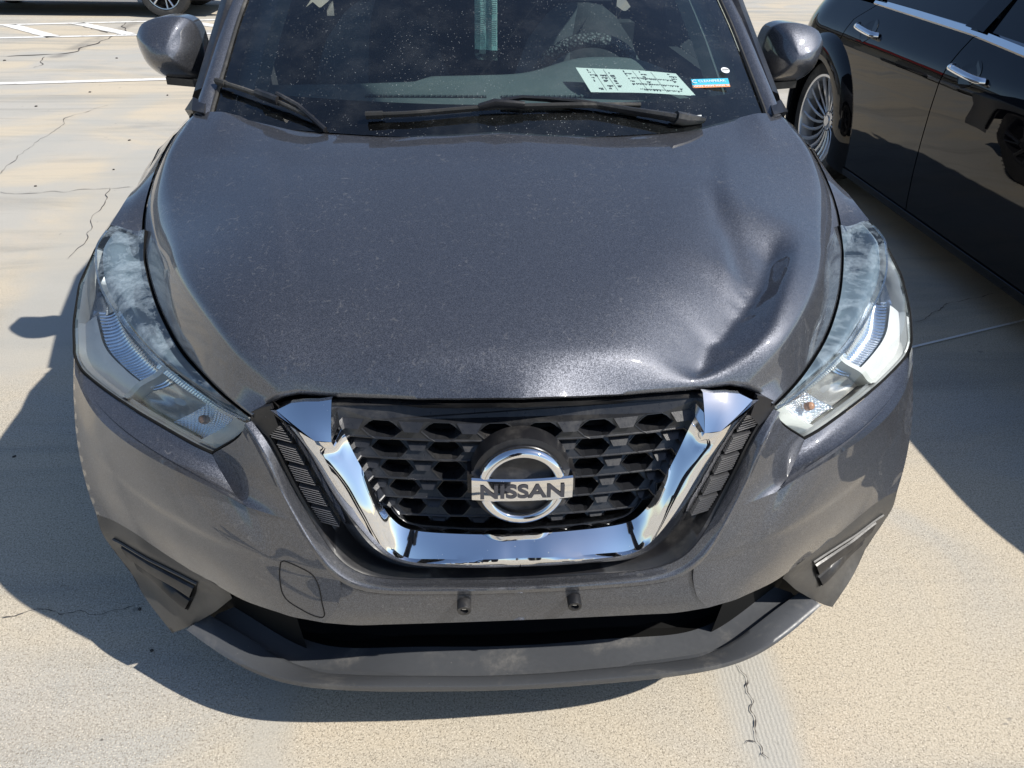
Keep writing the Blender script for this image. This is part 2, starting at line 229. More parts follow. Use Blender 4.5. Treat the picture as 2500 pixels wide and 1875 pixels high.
# ------------------------------------------------------------------ mesh helpers
def link(name, me, parent=None, mats=(), smooth=True, sharp=35):
    o = bpy.data.objects.new(name, me); COL.objects.link(o)
    for m in (mats if isinstance(mats, (list, tuple)) else [mats]): me.materials.append(m)
    if parent is not None: o.parent = parent
    if smooth and len(me.polygons):
        me.polygons.foreach_set('use_smooth', [True]*len(me.polygons))
        if sharp:
            try: me.set_sharp_from_angle(angle=math.radians(sharp))
            except Exception: pass
    return o
class MB:
    def __init__(s): s.v = []; s.f = []; s.m = []; s.cur = 0
    def grid(s, rows, flip=False, close=False, close_rows=False):
        b = len(s.v); n = len(rows[0]); m = len(rows)
        for r in rows: s.v += [tuple(p) for p in r]
        for i in range(m if close_rows else m-1):
            i2 = (i+1) % m
            for j in range(n if close else n-1):
                j2 = (j+1) % n
                q = (b+i*n+j, b+i*n+j2, b+i2*n+j2, b+i2*n+j)
                s.f.append(q[::-1] if flip else q); s.m.append(s.cur)
    def face(s, pts, flip=False):
        b = len(s.v); s.v += [tuple(p) for p in pts]; q = tuple(range(b, b+len(pts))); s.f.append(q[::-1] if flip else q); s.m.append(s.cur)
    def box(s, c, d, rot=None):
        c = V(c); R_ = rot or Matrix.Identity(3); P = []
        for z in (-1, 1):
            for x, y in ((-1,-1),(1,-1),(1,1),(-1,1)): P.append(c + R_ @ V((x*d[0]/2, y*d[1]/2, z*d[2]/2)))
        b = len(s.v); s.v += [tuple(p) for p in P]
        for q in ((0,3,2,1),(4,5,6,7),(0,1,5,4),(1,2,6,5),(2,3,7,6),(3,0,4,7)): s.f.append(tuple(b+i for i in q)); s.m.append(s.cur)
    def tube(s, path, rad, n=8, cap=True):
        rows = []; P = [V(p) for p in path]; up_ = None
        for i, p in enumerate(P):
            d = (P[min(i+1, len(P)-1)]-P[max(i-1, 0)]).normalized()
            if up_ is None: up_ = d.orthogonal().normalized()
            a = (up_ - d*up_.dot(d)).normalized(); up_ = a; b_ = d.cross(a)
            r = rad[i] if isinstance(rad, list) else rad
            rx, ry = r if isinstance(r, tuple) else (r, r)
            rows.append([p + a*rx*math.cos(2*math.pi*k/n) + b_*ry*math.sin(2*math.pi*k/n) for k in range(n)])
        s.grid(rows, close=True)
        if cap: s.face(rows[0], True); s.face(rows[-1])
    def lathe(s, c, axis, prof, n=32, arc=None, ref=None):
        """prof: (radius, offset along axis)"""
        c = V(c); ax = V(axis).normalized(); a = V(ref).normalized() if ref else ax.orthogonal().normalized(); b_ = ax.cross(a)
        s.grid([[c + ax*h + (a*math.cos(2*math.pi*k/n)+b_*math.sin(2*math.pi*k/n))*r for r, h in prof] for k in range(n)], close_rows=True)
    def prism(s, poly, h, holes=()):
        """poly: list of Vector (front face outline), h: extrusion vector"""
        loops = [list(map(V, poly))]+[list(map(V, q)) for q in holes]; h = V(h)
        flat = [p for l in loops for p in l]; b = len(s.v); s.v += [tuple(p) for p in flat]+[tuple(p+h) for p in flat]; n = len(flat)
        for t in tessellate_polygon(loops):
            s.f.append((b+t[0], b+t[1], b+t[2])); s.m.append(s.cur); s.f.append((b+n+t[2], b+n+t[1], b+n+t[0])); s.m.append(s.cur)
        k = b
        for l in loops:
            m = len(l)
            for i in range(m): j = (i+1) % m; s.f.append((k+i, k+j, n+k+j, n+k+i)); s.m.append(s.cur)
            k += m
    def merge(s): return s
    def mirror(s):
        b = len(s.v); s.v += [(-x, y, z) for x, y, z in s.v]; n = len(s.f)
        for i in range(n): s.f.append(tuple(b+k for k in s.f[i][::-1])); s.m.append(s.m[i])
        return s
    def flipped(s):
        o = MB(); o.v = [(-x, y, z) for x, y, z in s.v]; o.f = [q[::-1] for q in s.f]; o.m = list(s.m); return o
    def me(s, name, weld=True, recalc=False):
        me = bpy.data.meshes.new(name); me.from_pydata(s.v, [], s.f)
        me.polygons.foreach_set('material_index', s.m)
        if weld or recalc:
            bm = bmesh.new(); bm.from_mesh(me)
            if weld: bmesh.ops.remove_doubles(bm, verts=bm.verts, dist=1e-5)
            if recalc: bmesh.ops.recalc_face_normals(bm, faces=bm.faces)
            bm.to_mesh(me); bm.free()
        me.update(); return me
    def build(s, name, mats, parent=None, smooth=True, weld=True, recalc=True, sharp=35):
        return link(name, s.me(name, weld, recalc), parent, mats, smooth, sharp)
def dist(a, b): return (V(a)-V(b)).length
def rs(p, n):
    """resample polyline to n points by arc length with Catmull-Rom smoothing"""
    P = [V(q) for q in p]; d = [0]
    for i in range(1, len(P)): d.append(d[-1]+(P[i]-P[i-1]).length)
    out = []; i = 0
    for k in range(n):
        s = d[-1]*k/(n-1)
        while i < len(P)-2 and d[i+1] < s: i += 1
        L = d[i+1]-d[i]; t = 0 if L == 0 else (s-d[i])/L
        t = max(0, min(1, t)); p1, p2 = P[i], P[i+1]; p0 = P[i-1] if i > 0 else p1*2-p2; p3 = P[i+2] if i+2 < len(P) else p2*2-p1
        m1 = (p2-p0)*.5*(L/max(1e-6, .5*((p2-p1).length+(p1-p0).length))); m2 = (p3-p1)*.5*(L/max(1e-6, .5*((p3-p2).length+(p2-p1).length)))
        t2, t3 = t*t, t*t*t
        out.append(p1*(2*t3-3*t2+1)+m1*(t3-2*t2+t)+p2*(-2*t3+3*t2)+m2*(t3-t2))
    return out
def smooth_pts(p, k=1):
    P = [V(q) for q in p]
    for _ in range(k):
        P = [P[0]]+[P[i]*.5+(P[i-1]+P[i+1])*.25 for i in range(1, len(P)-1)]+[P[-1]]
    return P
def crom(P, n):
    """interpolate through P (uniform parameter) with n samples, natural ends"""
    out = []
    for k in range(n):
        u = (len(P)-1)*k/(n-1); i = min(int(u), len(P)-2); t = u-i
        p1, p2 = P[i], P[i+1]; p0 = P[i-1] if i else p1*2-p2; p3 = P[i+2] if i+2 < len(P) else p2*2-p1
        out.append(.5*((2*p1)+(p2-p0)*t+(2*p0-5*p1+4*p2-p3)*t*t+(3*p1-p0-3*p2+p3)*t*t*t))
    return out
def loft(curves, m, n):
    """curves: list of polylines; n along, m across (smooth through curves)"""
    C = [rs(c, n) for c in curves]
    cols = [crom([c[j] for c in C], m) for j in range(n)]
    return [[cols[j][i] for j in range(n)] for i in range(m)]
def coons(top, bot, lef, rig, m, n, bulge=None):
    """top, bot run left->right ; lef, rig run top->bottom"""
    T, B = rs(top, n), rs(bot, n); L, R_ = rs(lef, m), rs(rig, m); rows = []
    for i in range(m):
        v = i/(m-1); row = []
        for j in range(n):
            u = j/(n-1)
            p = T[j]*(1-v)+B[j]*v + L[i]*(1-u)+R_[i]*u - (T[0]*(1-u)*(1-v)+T[-1]*u*(1-v)+B[0]*(1-u)*v+B[-1]*u*v)
            if bulge: p = p + V(bulge)*math.sin(math.pi*u)*math.sin(math.pi*v)
            row.append(p)
        rows.append(row)
    return rows
def sm(a, b, x):
    t = max(0, min(1, (x-a)/(b-a))); return t*t*(3-2*t)
def empty(name, loc, label, cat, group=None, rz=0):
    o = bpy.data.objects.new(name, None); COL.objects.link(o); o.location = loc; o.rotation_euler = (0, 0, rz)
    o['label'] = label; o['category'] = cat
    if group: o['group'] = group
    o.empty_display_size = .1
    return o
def tag(o, label=None, cat=None, kind=None, group=None):
    if label: o['label'] = label
    if cat: o['category'] = cat
    if kind: o['kind'] = kind
    if group: o['group'] = group
    return o
def textmesh(name, s, size, matl, parent, mw, ext=.0006, off=0, sx=1):
    cu = bpy.data.curves.new(name, 'FONT'); cu.body = s; cu.size = size; cu.extrude = ext; cu.offset = off; cu.align_x = 'CENTER'; cu.align_y = 'CENTER'
    tmp = bpy.data.objects.new(name, cu); COL.objects.link(tmp); dg = bpy.context.evaluated_depsgraph_get()
    me = bpy.data.meshes.new_from_object(tmp.evaluated_get(dg)); bpy.data.objects.remove(tmp)
    me.transform(mw @ Matrix.Diagonal((sx, 1, 1, 1)))
    return link(name, me, parent, matl, False)
# ------------------------------------------------------------------ ground
def ground_mat():
    m = mat('concrete', (.4,.37,.32), .85, spec=.25); t = NT(m); c = t.co()
    tc = t.n('ShaderNodeTexCoord').outputs['Object']; sx = t.n('ShaderNodeSeparateXYZ', {0: tc}); X, Y = sx.outputs[0], sx.outputs[1]
    n1 = t.noise(t.co((1, 1.6, 1), rot=(0,0,-.25)), .55, 7, .62, .7)
    n2 = t.noise(c, 2.3, 6, .6, .4)
    n4 = t.noise(t.co((.35, 2.2, 1), rot=(0,0,-.22)), 1.1, 6, .65, 1.0)
    col = t.mix(t.ramp(n1, .40, .60), (.545,.475,.365), (.45,.43,.385))
    col = t.mix(t.math('MULTIPLY', t.ramp(n4, .46, .70), .75), col, (.31,.30,.27))
    n5 = t.noise(t.co((.25, 3.0, 1), rot=(0,0,-.2)), 2.6, 7, .7, .8); col = t.mix(t.math('MULTIPLY', t.ramp(n5, .55, .72), t.ramp(Y, 1.5, 5, .15, .55)), col, (.30,.275,.24))
    col = t.mix(t.math('MULTIPLY', t.ramp(n2, .5, .75), .3), col, (.58,.48,.36))
    # grey washed bands (worn joints and repairs)
    def band(x0, y0, x1, y1, w0, w1):
        dx, dy = x1-x0, y1-y0; L2 = dx*dx+dy*dy
        px = t.math('SUBTRACT', X, x0); py = t.math('SUBTRACT', Y, y0)
        u = t.math('ADD', t.math('MULTIPLY', px, dx/L2), t.math('MULTIPLY', py, dy/L2), clamp=True)
        ex = t.math('SUBTRACT', px, t.math('MULTIPLY', u, dx)); ey = t.math('SUBTRACT', py, t.math('MULTIPLY', u, dy))
        d = t.math('SQRT', t.math('ADD', t.math('MULTIPLY', ex, ex), t.math('MULTIPLY', ey, ey)))
        d = t.math('ADD', d, t.math('MULTIPLY', t.math('SUBTRACT', n2, .5), w1*1.1))
        return t.ramp(d, w0, w1, 1, 0)
    broom = t.math('MULTIPLY', band(.56, .9, .54, -.8, .03, .12), 1.0)
    bands = t.math('MAXIMUM', broom, t.math('MULTIPLY', band(-.53, .9, -.5, -.8, .01, .10), .6))
    bands = t.math('MAXIMUM', bands, t.math('MULTIPLY', band(-2.2, 4.2, -1.75, 1.6, .08, .28), .8))
    bands = t.math('MAXIMUM', bands, t.math('MULTIPLY', band(-3.6, 3.45, -1.7, 3.65, .05, .22), .75))
    bands = t.math('MAXIMUM', bands, t.math('MULTIPLY', band(-3.1, 3.8, -2.7, 6.0, .05, .25), .7))
    bands = t.math('MAXIMUM', bands, t.math('MULTIPLY', band(-6.5, 7.6, -2.4, 8.0, .06, .35), .7))
    col = t.mix(t.math('MULTIPLY', bands, .85), col, (.41,.40,.365))
    dark = t.math('MULTIPLY', band(-4.25, 7.8, -4.3, 10.6, .02, .14), t.ramp(n2, .35, .6)); col = t.mix(t.math('MULTIPLY', dark, .6), col, (.16,.15,.14))
    # exposed aggregate speckle, fades where the surface was trowelled
    sp1 = t.ramp(t.vor(c, 250), .25, .46, 1, 0); pk = t.ramp(t.vor(c, 210, out=1), .35, .55)
    sp = t.math('MULTIPLY', sp1, t.ramp(t.noise(c, 95, 2), .44, .60)); nf = t.noise(c, 330, 3, .8)
    near = t.math('MULTIPLY', t.ramp(Y, 1.2, 3.2, 1, .25), t.ramp(bands, 0, 1, 1, .25))
    col = t.mix(t.math('MULTIPLY', t.math('MULTIPLY', sp, near), .5), col, (.17,.145,.11))
    col = t.mix(t.math('MULTIPLY', t.ramp(t.noise(c, 210, 4, .85), .50, .60), t.math('MULTIPLY', near, .75)), col, (.20,.17,.13))
    col = t.mix(t.math('MULTIPLY', t.ramp(t.noise(c, 260, 2), .56, .68), t.math('MULTIPLY', near, .7)), col, (.78,.71,.58))
    # damp/oil blotches
    ob = t.math('MULTIPLY', t.ramp(t.noise(c, 19, 4, .6), .66, .71), t.ramp(t.noise(c, 1.7, 2), .48, .60)); col = t.mix(t.math('MULTIPLY', ob, .65), col, (.2,.19,.17))
    v = t.ramp(t.vor(c, 7), .012, .03, 1, 0); col = t.mix(t.math('MULTIPLY', v, .8), col, (.06,.055,.05))
    t.set(t.b.inputs['Base Color'], col)
    w = t.n('ShaderNodeTexWave', {'Vector': t.co((1, 1, 1), rot=(0,0,.05)), 'Scale': 32, 'Distortion': 3.5, 'Detail': 3, 'Detail Scale': 2.0}, wave_type='BANDS', bands_direction='X').outputs[1]
    h = t.math('ADD', t.math('MULTIPLY', nf, .5), t.math('MULTIPLY', sp, -.6)); h = t.math('MULTIPLY', h, near); h = t.math('ADD', h, t.math('MULTIPLY', t.math('MULTIPLY', w, broom), .38)); h = t.math('ADD', h, t.math('MULTIPLY', n2, 1.2))
    t.set(t.b.inputs['Normal'], t.bump(h, .45, .003))
    return m
GM = ground_mat()
g = MB(); g.grid([[(x, y, 0) for x in (-900, -40, -8, 8, 40, 900)] for y in (-900, -40, -3, 20, 60, 1500)], flip=True)
ground = tag(g.build('ground', GM, smooth=False, recalc=False), kind='structure')
for p in ground.data.polygons:
    if p.normal.z < 0: p.flip()
CRK = mat('crack_dark', (.07,.06,.055), .95)  # flat dark strips that trace the cracks
def crack(pts, w, jit=.006, n=110):
    P = rs([(x, y, 0) for x, y in pts], n); a = []; b = []
    for i, p in enumerate(P):
        d = (P[min(i+1, n-1)]-P[max(i-1, 0)]).normalized(); q = V((-d.y, d.x, 0))
        fq = .12/jit; j = q*((noise.noise(p*fq+V((3,1,7)))+.5*noise.noise(p*fq*3+V((3,5,7))))*jit*1.3); ww = w*(.25+.75*abs(noise.noise(p*fq*2+V((9,2,1))))*2)*(1 if 2 < i < n-3 else .3)
        z = V((0, 0, .004)); a.append(p+j+q*ww+z); b.append(p+j-q*ww+z)
    m = MB(); m.grid([a, b]); o = m.build('crack', CRK, ground, False, recalc=False)
    for f in o.data.polygons:
        if f.normal.z < 0: f.flip()
    return o
for k, w, j in (('a', .0013, .006), ('b', .0016, .004), ('b2', .0016, .003), ('b3', .0016, .003), ('c', .002, .01), ('e', .0025, .03), ('f', .003, .03), ('g', .003, .03), ('d', .012, .08), ('h', .006, .06), ('d2', .010, .06)): crack(G[k], w, j)
PM = mat('road_paint', (.78,.77,.74), .7); 
def _p():
    t = NT(PM); c = t.co(); n = t.math('MULTIPLY', t.ramp(t.noise(c, 9, 6, .75), .50, .66), .75); t.set(t.b.inputs['Base Color'], t.mix(n, (.78,.77,.74), (.45,.42,.37)))
_p()
def stripe(p0, p1, w, ext0=0, ext1=0):
    a, b = V((*p0, 0)), V((*p1, 0)); d = (b-a).normalized(); a -= d*ext0; b += d*ext1; q = V((-d.y, d.x, 0))*w/2
    n = 30; m = MB(); m.grid([[a.lerp(b, i/n)+q*s*(1+.10*noise.noise(a.lerp(b, i/n)*9+V((s,0,0))))+V((0,0,.005)) for i in range(n+1)] for s in (1, -1)])
    o = m.build('painted_line', PM, None, False, recalc=False)
    for f in o.data.polygons:
        if f.normal.z < 0: f.flip()
    return tag(o, kind='structure')
stripe(G['s1'][0], G['s1'][1], .10, 5, .9); stripe(G['s2'][0], G['s2b'][1], .10, 8, 4); stripe(G['s3'][0], G['s3'][1], .10, 8, 6)
stripe(G['d1'][0], G['d1'][1], .16); dd = (.70, .03)
stripe(G['d2'][0] if 'd2x' in G else (-4.98, 10.13), (-4.02, 9.27), .16); stripe(G['d3'][0], G['d3'][1], .16, 0, .4)
stripe(G['s4'][0], G['s4'][1], .012, .3, .6)
PEB = ['dark pebble on the left concrete, between the wiper end and the long crack', 'dark pebble on sunlit concrete nearest the fender crown on the left', 'dark pebble just above the jagged crack left of the fender', 'dark pebble beside the crack at the left photo edge',
 'dark pebble high up beside the curved crack on the left', 'dark pebble just left of the windshield pillar base', 'dark pebble right under the straight painted line', 'dark pebble nearest the far dark stain at the left edge',
 'larger dark pebble in the car shadow at the end of the thin crack', 'dark pebble in the shadow just below the left corner panel', 'dark pebble at the left photo edge inside the car shadow', 'pebble on sunlit concrete right of the bumper lip', 'pebble near the shadow edge on the right']
STONE = mat('dark_pebble', (.05,.045,.04), .8)
for i, (x, y) in enumerate(G['pebbles'][:13]):
    d = math.hypot(x, y+.9); r = .0026*(1+d*.38); bm = bmesh.new(); bmesh.ops.create_icosphere(bm, subdivisions=1, radius=r)
    for v_ in bm.verts: v_.co = V((v_.co.x*1.3, v_.co.y, v_.co.z*.6))*(1+.35*noise.noise(v_.co*900+V((i,0,0))))
    me = bpy.data.meshes.new('pebble'); bm.to_mesh(me); bm.free()
    o = link('pebble', me, None, STONE, False); o.location = (x, y, r*.4); o.rotation_euler = (0, 0, i)
    tag(o, PEB[i], 'pebble', group='scattered dark pebbles on the concrete')

# ================================================================== THE GREY CAR
car = empty('parked_car', (0, 2.1, 0), 'dark grey compact suv with a dented bonnet and chrome V grille, facing the camera', 'car')
OFF = V((0, 2.1, 0))
def cb(mb, name, mats, parent=None, **k):
    """build a mesh whose coordinates are in the car frame and parent it"""
    mb.v = [(x-OFF.x, y-OFF.y, z-OFF.z) for x, y, z in mb.v]
    o = mb.build(name, mats, parent or car, **k); return o
def pair(mb, name, mats, parents=None, **k):
    f = mb.flipped(); a = cb(mb, name, mats, parents[0] if parents else None, **k); b = cb(f, name, mats, parents[1] if parents else None, **k); return a, b
# ---- hood
C0 = [(0,.03,.845),(0,.045,.8555),(0,.065,.8685),(0,.085,.881),(0,.105,.891),(0,.14,.903),(0,.25,.934),(0,.4,.968),(0,.6,1.003),(0,.75,1.025),(0,.86,1.042)]
hs = smooth_pts(D['hood_side'], 1); fl = smooth_pts(D['flank'], 1); fl = [V((.385,.103,.811)), V((.402,.112,.828)), V((.425,.128,.848)), V((.452,.150,.868)), V((.485,.185,.886)), V((.520,.235,.900))]+[p for p in fl if p.y > .30]; fl = smooth_pts(fl, 2)
cr_ = smooth_pts(D['crease'], 1); cr_ = [V((.225,.074,.824)), V((.25,.086,.838)), V((.278,.104,.855)), V((.305,.128,.872))]+[p for p in cr_ if p.y > .16]; cr_ = smooth_pts(cr_, 2)
hs_c = [p+V((0,0,0)) for p in hs]
NA, NL = 97, 110
def midc(a, b, n=40, t=.5, lift=0):
    A, B = rs(a, n), rs(b, n); return [A[i].lerp(B[i], t)+V((0,0,lift)) for i in range(n)]
C0r = rs(C0, 40); crr = rs(cr_, 40)
half = [C0, [V((crr[i].x*.5, C0r[i].y*.72+crr[i].y*.28, C0r[i].z*.73+crr[i].z*.27)) for i in range(40)], cr_, fl, midc(fl, hs, lift=.012), hs]
# arc-length cross sampling: weights so that vertices spread evenly
Cc = [rs(c, NL) for c in half]
wid = [0]
for a, b in zip(Cc[:-1], Cc[1:]): wid.append(wid[-1]+(a[NL//2]-b[NL//2]).length)
HN = 60
def cross(j, s):
    """position across at fraction s (0 centre .. 1 edge) through control columns"""
    P = [c[j] for c in Cc]; x = s*wid[-1]; i = 0
    while i < len(P)-2 and wid[i+1] < x: i += 1
    L = wid[i+1]-wid[i]; t = (x-wid[i])/L
    p1, p2 = P[i], P[i+1]
    if i: p0 = P[i-1]; w0 = wid[i]-wid[i-1]
    else: p0 = V((-P[1].x, P[1].y, P[1].z)); w0 = L
    if i+2 < len(P): p3 = P[i+2]; w3 = wid[i+2]-wid[i+1]
    else: p3 = p2*2-p1; w3 = L
    m1 = (p2-p0)*(L/(L+w0)); m2 = (p3-p1)*(L/(L+w3)); t2, t3 = t*t, t*t*t
    return p1*(2*t3-3*t2+1)+m1*(t3-2*t2+t)+p2*(-2*t3+3*t2)+m2*(t3-t2)
hf = D['hood_front']; hr = D['hood_rear']
hf = [V((0,.03,.845))]+[V(p) for p in hf[1:]]; hf[-1] = V(hs[0])
for i in range(1, 13): hf[i].y = hf[i].y*1.0
hr = [V(p) for p in hr]; hr[-1] = V(hs[-1])
def byx(P, x):
    for a, b in zip(P[:-1], P[1:]):
        if a.x <= x <= b.x: return a.lerp(b, (x-a.x)/max(1e-6, b.x-a.x))
    return P[-1] if x > P[-1].x else P[0]
hrow = []
for j in range(NL):
    row = []
    for i in range(HN+1):
        s = i/HN; s = 1-(1-s)**1.15; row.append(cross(j, s))
    hrow.append(row)
f0 = [byx(hf, p.x)-p if i < HN else V((0,0,0)) for i, p in enumerate(hrow[0])]
r0 = [byx(hr, p.x)-p if i < HN else V((0,0,0)) for i, p in enumerate(hrow[-1])]
for i in range(HN+1): f0[i].x = 0; r0[i].x = 0
for j in range(NL):
    a = (1-sm(0, .10, j/(NL-1))); b = sm(.80, 1, j/(NL-1))
    for i in range(HN+1): hrow[j][i] = hrow[j][i]+f0[i]*a+r0[i]*b
full = [[V((-p.x, p.y, p.z)) for p in r[:0:-1]]+r for r in hrow]
# dent in the right front of the hood: ridge side drops steeply into a valley, then rises gently
A0 = V((.585, .435, 0)); B0 = V((.265, .02, 0)); ax = (B0-A0).normalized(); Ld = (B0-A0).length; pr = V((ax.y, -ax.x, 0))
if pr.x > 0: pr = -pr
def prof(P):
    o = sorted([((V((p[0], p[1], 0))-A0).dot(ax)/Ld, (V((p[0], p[1], 0))-A0).dot(pr)) for p in P]); return o
PR, PV = prof(D['dent_ridge']), prof(D['dent_valley'])
def itp(P, s):
    if s <= P[0][0]: return P[0][1]
    for a, b in zip(P[:-1], P[1:]):
        if a[0] <= s <= b[0]: return a[1]+(b[1]-a[1])*(s-a[0])/max(1e-6, b[0]-a[0])
    return P[-1][1]
def dent(p):
    q = V((p.x, p.y, 0))-A0; s = q.dot(ax)/Ld; w = q.dot(pr)
    if s < -.35 or s > 1.25: return 0
    sc = max(0, min(1, s)); qr, qv = itp(PR, sc), itp(PV, sc)
    qv = max(qv, qr+.03); qs = qv; loc = math.exp(-((w-qs)/.028)**2)
    qv += loc*(1-sm(.62, .85, s))*(.010*noise.noise(V((s*9, 4, 1)))+.006*noise.noise(V((s*27, 2, 8))))
    A = .051*(max(0, math.sin(math.pi*(.07+.86*sc)))**.6)*sm(-.10, .16, s)*(1-sm(.78, 1.05, s))
    qv = max(qv, qr+.045); W_ = qv-qr; A = min(A, W_*.85)
    def ramp_(x, r=.005): return .5*(x+math.sqrt(x*x+r*r))   # soft max(0,x)
    down = -A*(ramp_(w-qr)-ramp_(w-qv))/W_
    k = max(0, ramp_(w-qv, .006)-.0015)/(.24-.06*sc); up_ = A*(1-max(0, 1-k)**2.2)
    d = down+up_ if k < 1 else 0
    d += .004*math.exp(-((w-qr+.012)/.022)**2)*sm(0, .3, sc)*(1-sm(.6, .95, s))
    # secondary buckle running up the crease
    d += -.009*math.exp(-((p.x-.435-.04*(p.y-.4))/.022)**2)*sm(.22, .36, p.y)*(1-sm(.50, .66, p.y))
    return d
for j, r in enumerate(full):
    for i, p in enumerate(r):
        if p.x > .05: r[i] = V((p.x, p.y, p.z+dent(p)*sm(0, 12, j)))
def soft_crease(r):
    for i, p in enumerate(r):
        xc = .30+.27*p.y+.0; a = abs(p.x)
        r[i] = V((p.x, p.y, p.z+.0045*(sm(xc-.013, xc+.013, a)-1)*sm(.15, .4, p.y)*(1-sm(.68, .84, p.y))))
for r in full: soft_crease(r)
hood = MB(); hood.grid(full)
# folded edge
def skirt(mb, edge, off, flip=False):
    mb.grid([edge, [p+V(off)*.35+V((0,0,0)) for p in edge], [p+V(off) for p in edge]], flip)
fe = full[0]; hood.grid([fe, [p+V((0,.004,-.006)) for p in fe], [p+V((0,.02,-.016)) for p in fe]])
for sgn, col_ in ((1, -1), (-1, 0)):
    e = [r[col_] for r in full]; hood.grid([e, [p+V((-.003*sgn,0,-.006)) for p in e], [p+V((-.02*sgn,0,-.016)) for p in e]], sgn < 0)
re_ = full[-1]; hood.grid([re_, [p+V((0,.002,-.006)) for p in re_], [p+V((0,-.012,-.014)) for p in re_]])
hood_o = cb(hood, 'hood', PAINT, sharp=70)
hood_o['label'] = 'grey bonnet with a deep dent at its front corner on the right'
# dark under-structure so that gaps read black
ub = MB(); ub.grid([[V((p.x*.985, p.y+.035, p.z-.085)) for p in r[::6]] for r in full[::6]]); cb(ub, 'engine_bay', VOID)
# ---- fenders
fo = [V(p) for p in D['fender_out']]
hside = [V(p) for p in hs]
def sub(P, y0, y1, n):
    R_ = rs(P, 200); R_ = [p for p in R_ if y0 <= p.y <= y1]; return rs(R_, n)
gap = V((.006, 0, -.002))
top_in = [p+gap for p in sub(hside, .62, 1.0, 20)]
crest = rs([V((.845,.664,.889))]+[V((.846,.72,.897)), V((.847,.80,.909)), V((.848,.9,.915)), V((.835,1.0,.955))], 20)
crest2 = [p+V((.018, 0, -.05)) for p in crest]
mid = [a.lerp(b, .5)+V((0,0,.002)) for a, b in zip(top_in, crest)]
fm = MB(); fm.grid(loft([top_in, mid, crest], 9, 20))
# side skin with wheel arches
def topz(y):
    T = [(.39,.726),(.43,.758),(.472,.788),(.52,.815),(.574,.84),(.613,.87),(.668,.888),(.75,.90),(.9,.912),(1.0,.955),(1.2,.975),(2.2,1.0),(3.3,1.04),(4.15,1.06)]
    for a, b in zip(T[:-1], T[1:]):
        if a[0] <= y <= b[0]: return a[1]+(b[1]-a[1])*(y-a[0])/(b[0]-a[0])
    return T[0][1] if y < T[0][0] else T[-1][1]
def topx(y):
    T = [(.39,.854),(.43,.862),(.52,.872),(.574,.870),(.613,.857),(.668,.845),(.9,.847),(1.0,.838),(1.3,.80),(3.4,.79),(4.15,.70)]
    for a, b in zip(T[:-1], T[1:]):
        if a[0] <= y <= b[0]: return a[1]+(b[1]-a[1])*(y-a[0])/(b[0]-a[0])
    return T[0][1] if y < T[0][0] else T[-1][1]
def botz(y):
    for cy in (.84, 3.46):
        d = abs(y-cy)
        if d < .40: return .33+math.sqrt(.16-d*d)
    return .26
def sidex(y, k):
    """k 0 top .. 1 bottom"""
    base = .882 if y > .6 else .866+.016*sm(.39, .6, y)
    if y > 3.7: base -= .10*sm(3.7, 4.25, y)
    door = .035*sm(1.2, 1.5, y)*(1-sm(2.8, 3.1, y))
    return topx(y)*(1-sm(0, .22, k))+(base-door*sm(.3, .6, k)*(1-.6*sm(.8,1,k)))*sm(0, .22, k)
rows = []
ys = [.475+(4.2-.475)*i/120 for i in range(121)]
for y in ys:
    tz, bz = topz(y), botz(y); rows.append([V((sidex(y, k/16), y, tz+(bz-tz)*k/16)) for k in range(17)])
fm.grid(rows, True)
for o in pair(fm, 'fender', PAINT, sharp=60): pass
# black arch lips
for cy in (.84, 3.46):
    am = MB(); P = [V((.866, cy-.41*math.cos(a), .33+.41*math.sin(a))) for a in [math.pi*i/24 for i in range(25)]]
    am.tube(P, (.028, .012), 6)
    pair(am, 'wheel_arch_trim', PLASTIC)
# sill and floor so that no light passes below
fl_ = MB(); fl_.box((0, 2.3, .34), (1.62, 3.0, .16)); cb(fl_, 'floor_pan', VOID, smooth=False)
# ---- bumper
hl_low = [V(p) for p in D['hl_low']]; brow = smooth_pts([V(p) for p in D['brow']][::-1], 2); brow_in = [V((.531,.130,.668)), V((.520,.116,.653)), V((.505,.098,.638)), V((.488,.077,.624)), brow[0]]
lin = [V(p) for p in D['lip_in']]; lout = [V(p) for p in D['lip_out']]
lin = smooth_pts(lin, 2); lout = smooth_pts(lout, 2)
lout = [p+V((.004,0,0)) for p in lout[:-1]]+[V((0,-.030,.470))]; lin[-1] = V((0,-.013,.477))
lin[-1].z = lin[-2].z; lout[-1].z = lout[-2].z
low = [V(p) for p in D['bump_low']]; low[0] = V((.347,-.028,.412)); ss = [V(p) for p in D['side_sil']]
bum = MB()
def ins(P, k): return [V(p)+V(k) for p in P]
hl_low_g = ins(hl_low, (0, -.004, -.004))
bt = brow[0]
bum.grid(coons(hl_low_g, brow, [hl_low_g[0]]+brow_in[1:-1]+[brow[0]], [hl_low_g[-1], brow[-1]], 10, 30), True)
# P2 inner facet between lamp tip and grille lip
isplit = min(range(len(lout)), key=lambda i: abs(lout[i].z-.607))
upper = lout[:isplit+1]; lower = lout[isplit:]
jp = min(range(len(lower)), key=lambda i: abs(lower[i].x-.300) if lower[i].z < .52 else 9)
inlow = [V(p)+V((0,-.003,-.003)) for p in D['hl_inlow']]
# column: lamp inner end -> lamp tip ; then brow_in
Lc = [V((.452,.112,.748))]+inlow[1:]
bum.grid(coons(Lc, [upper[-1], upper[-1].lerp(bt, .5), bt], upper, [Lc[-1]]+brow_in[1:-1]+[bt], 16, 12), True)
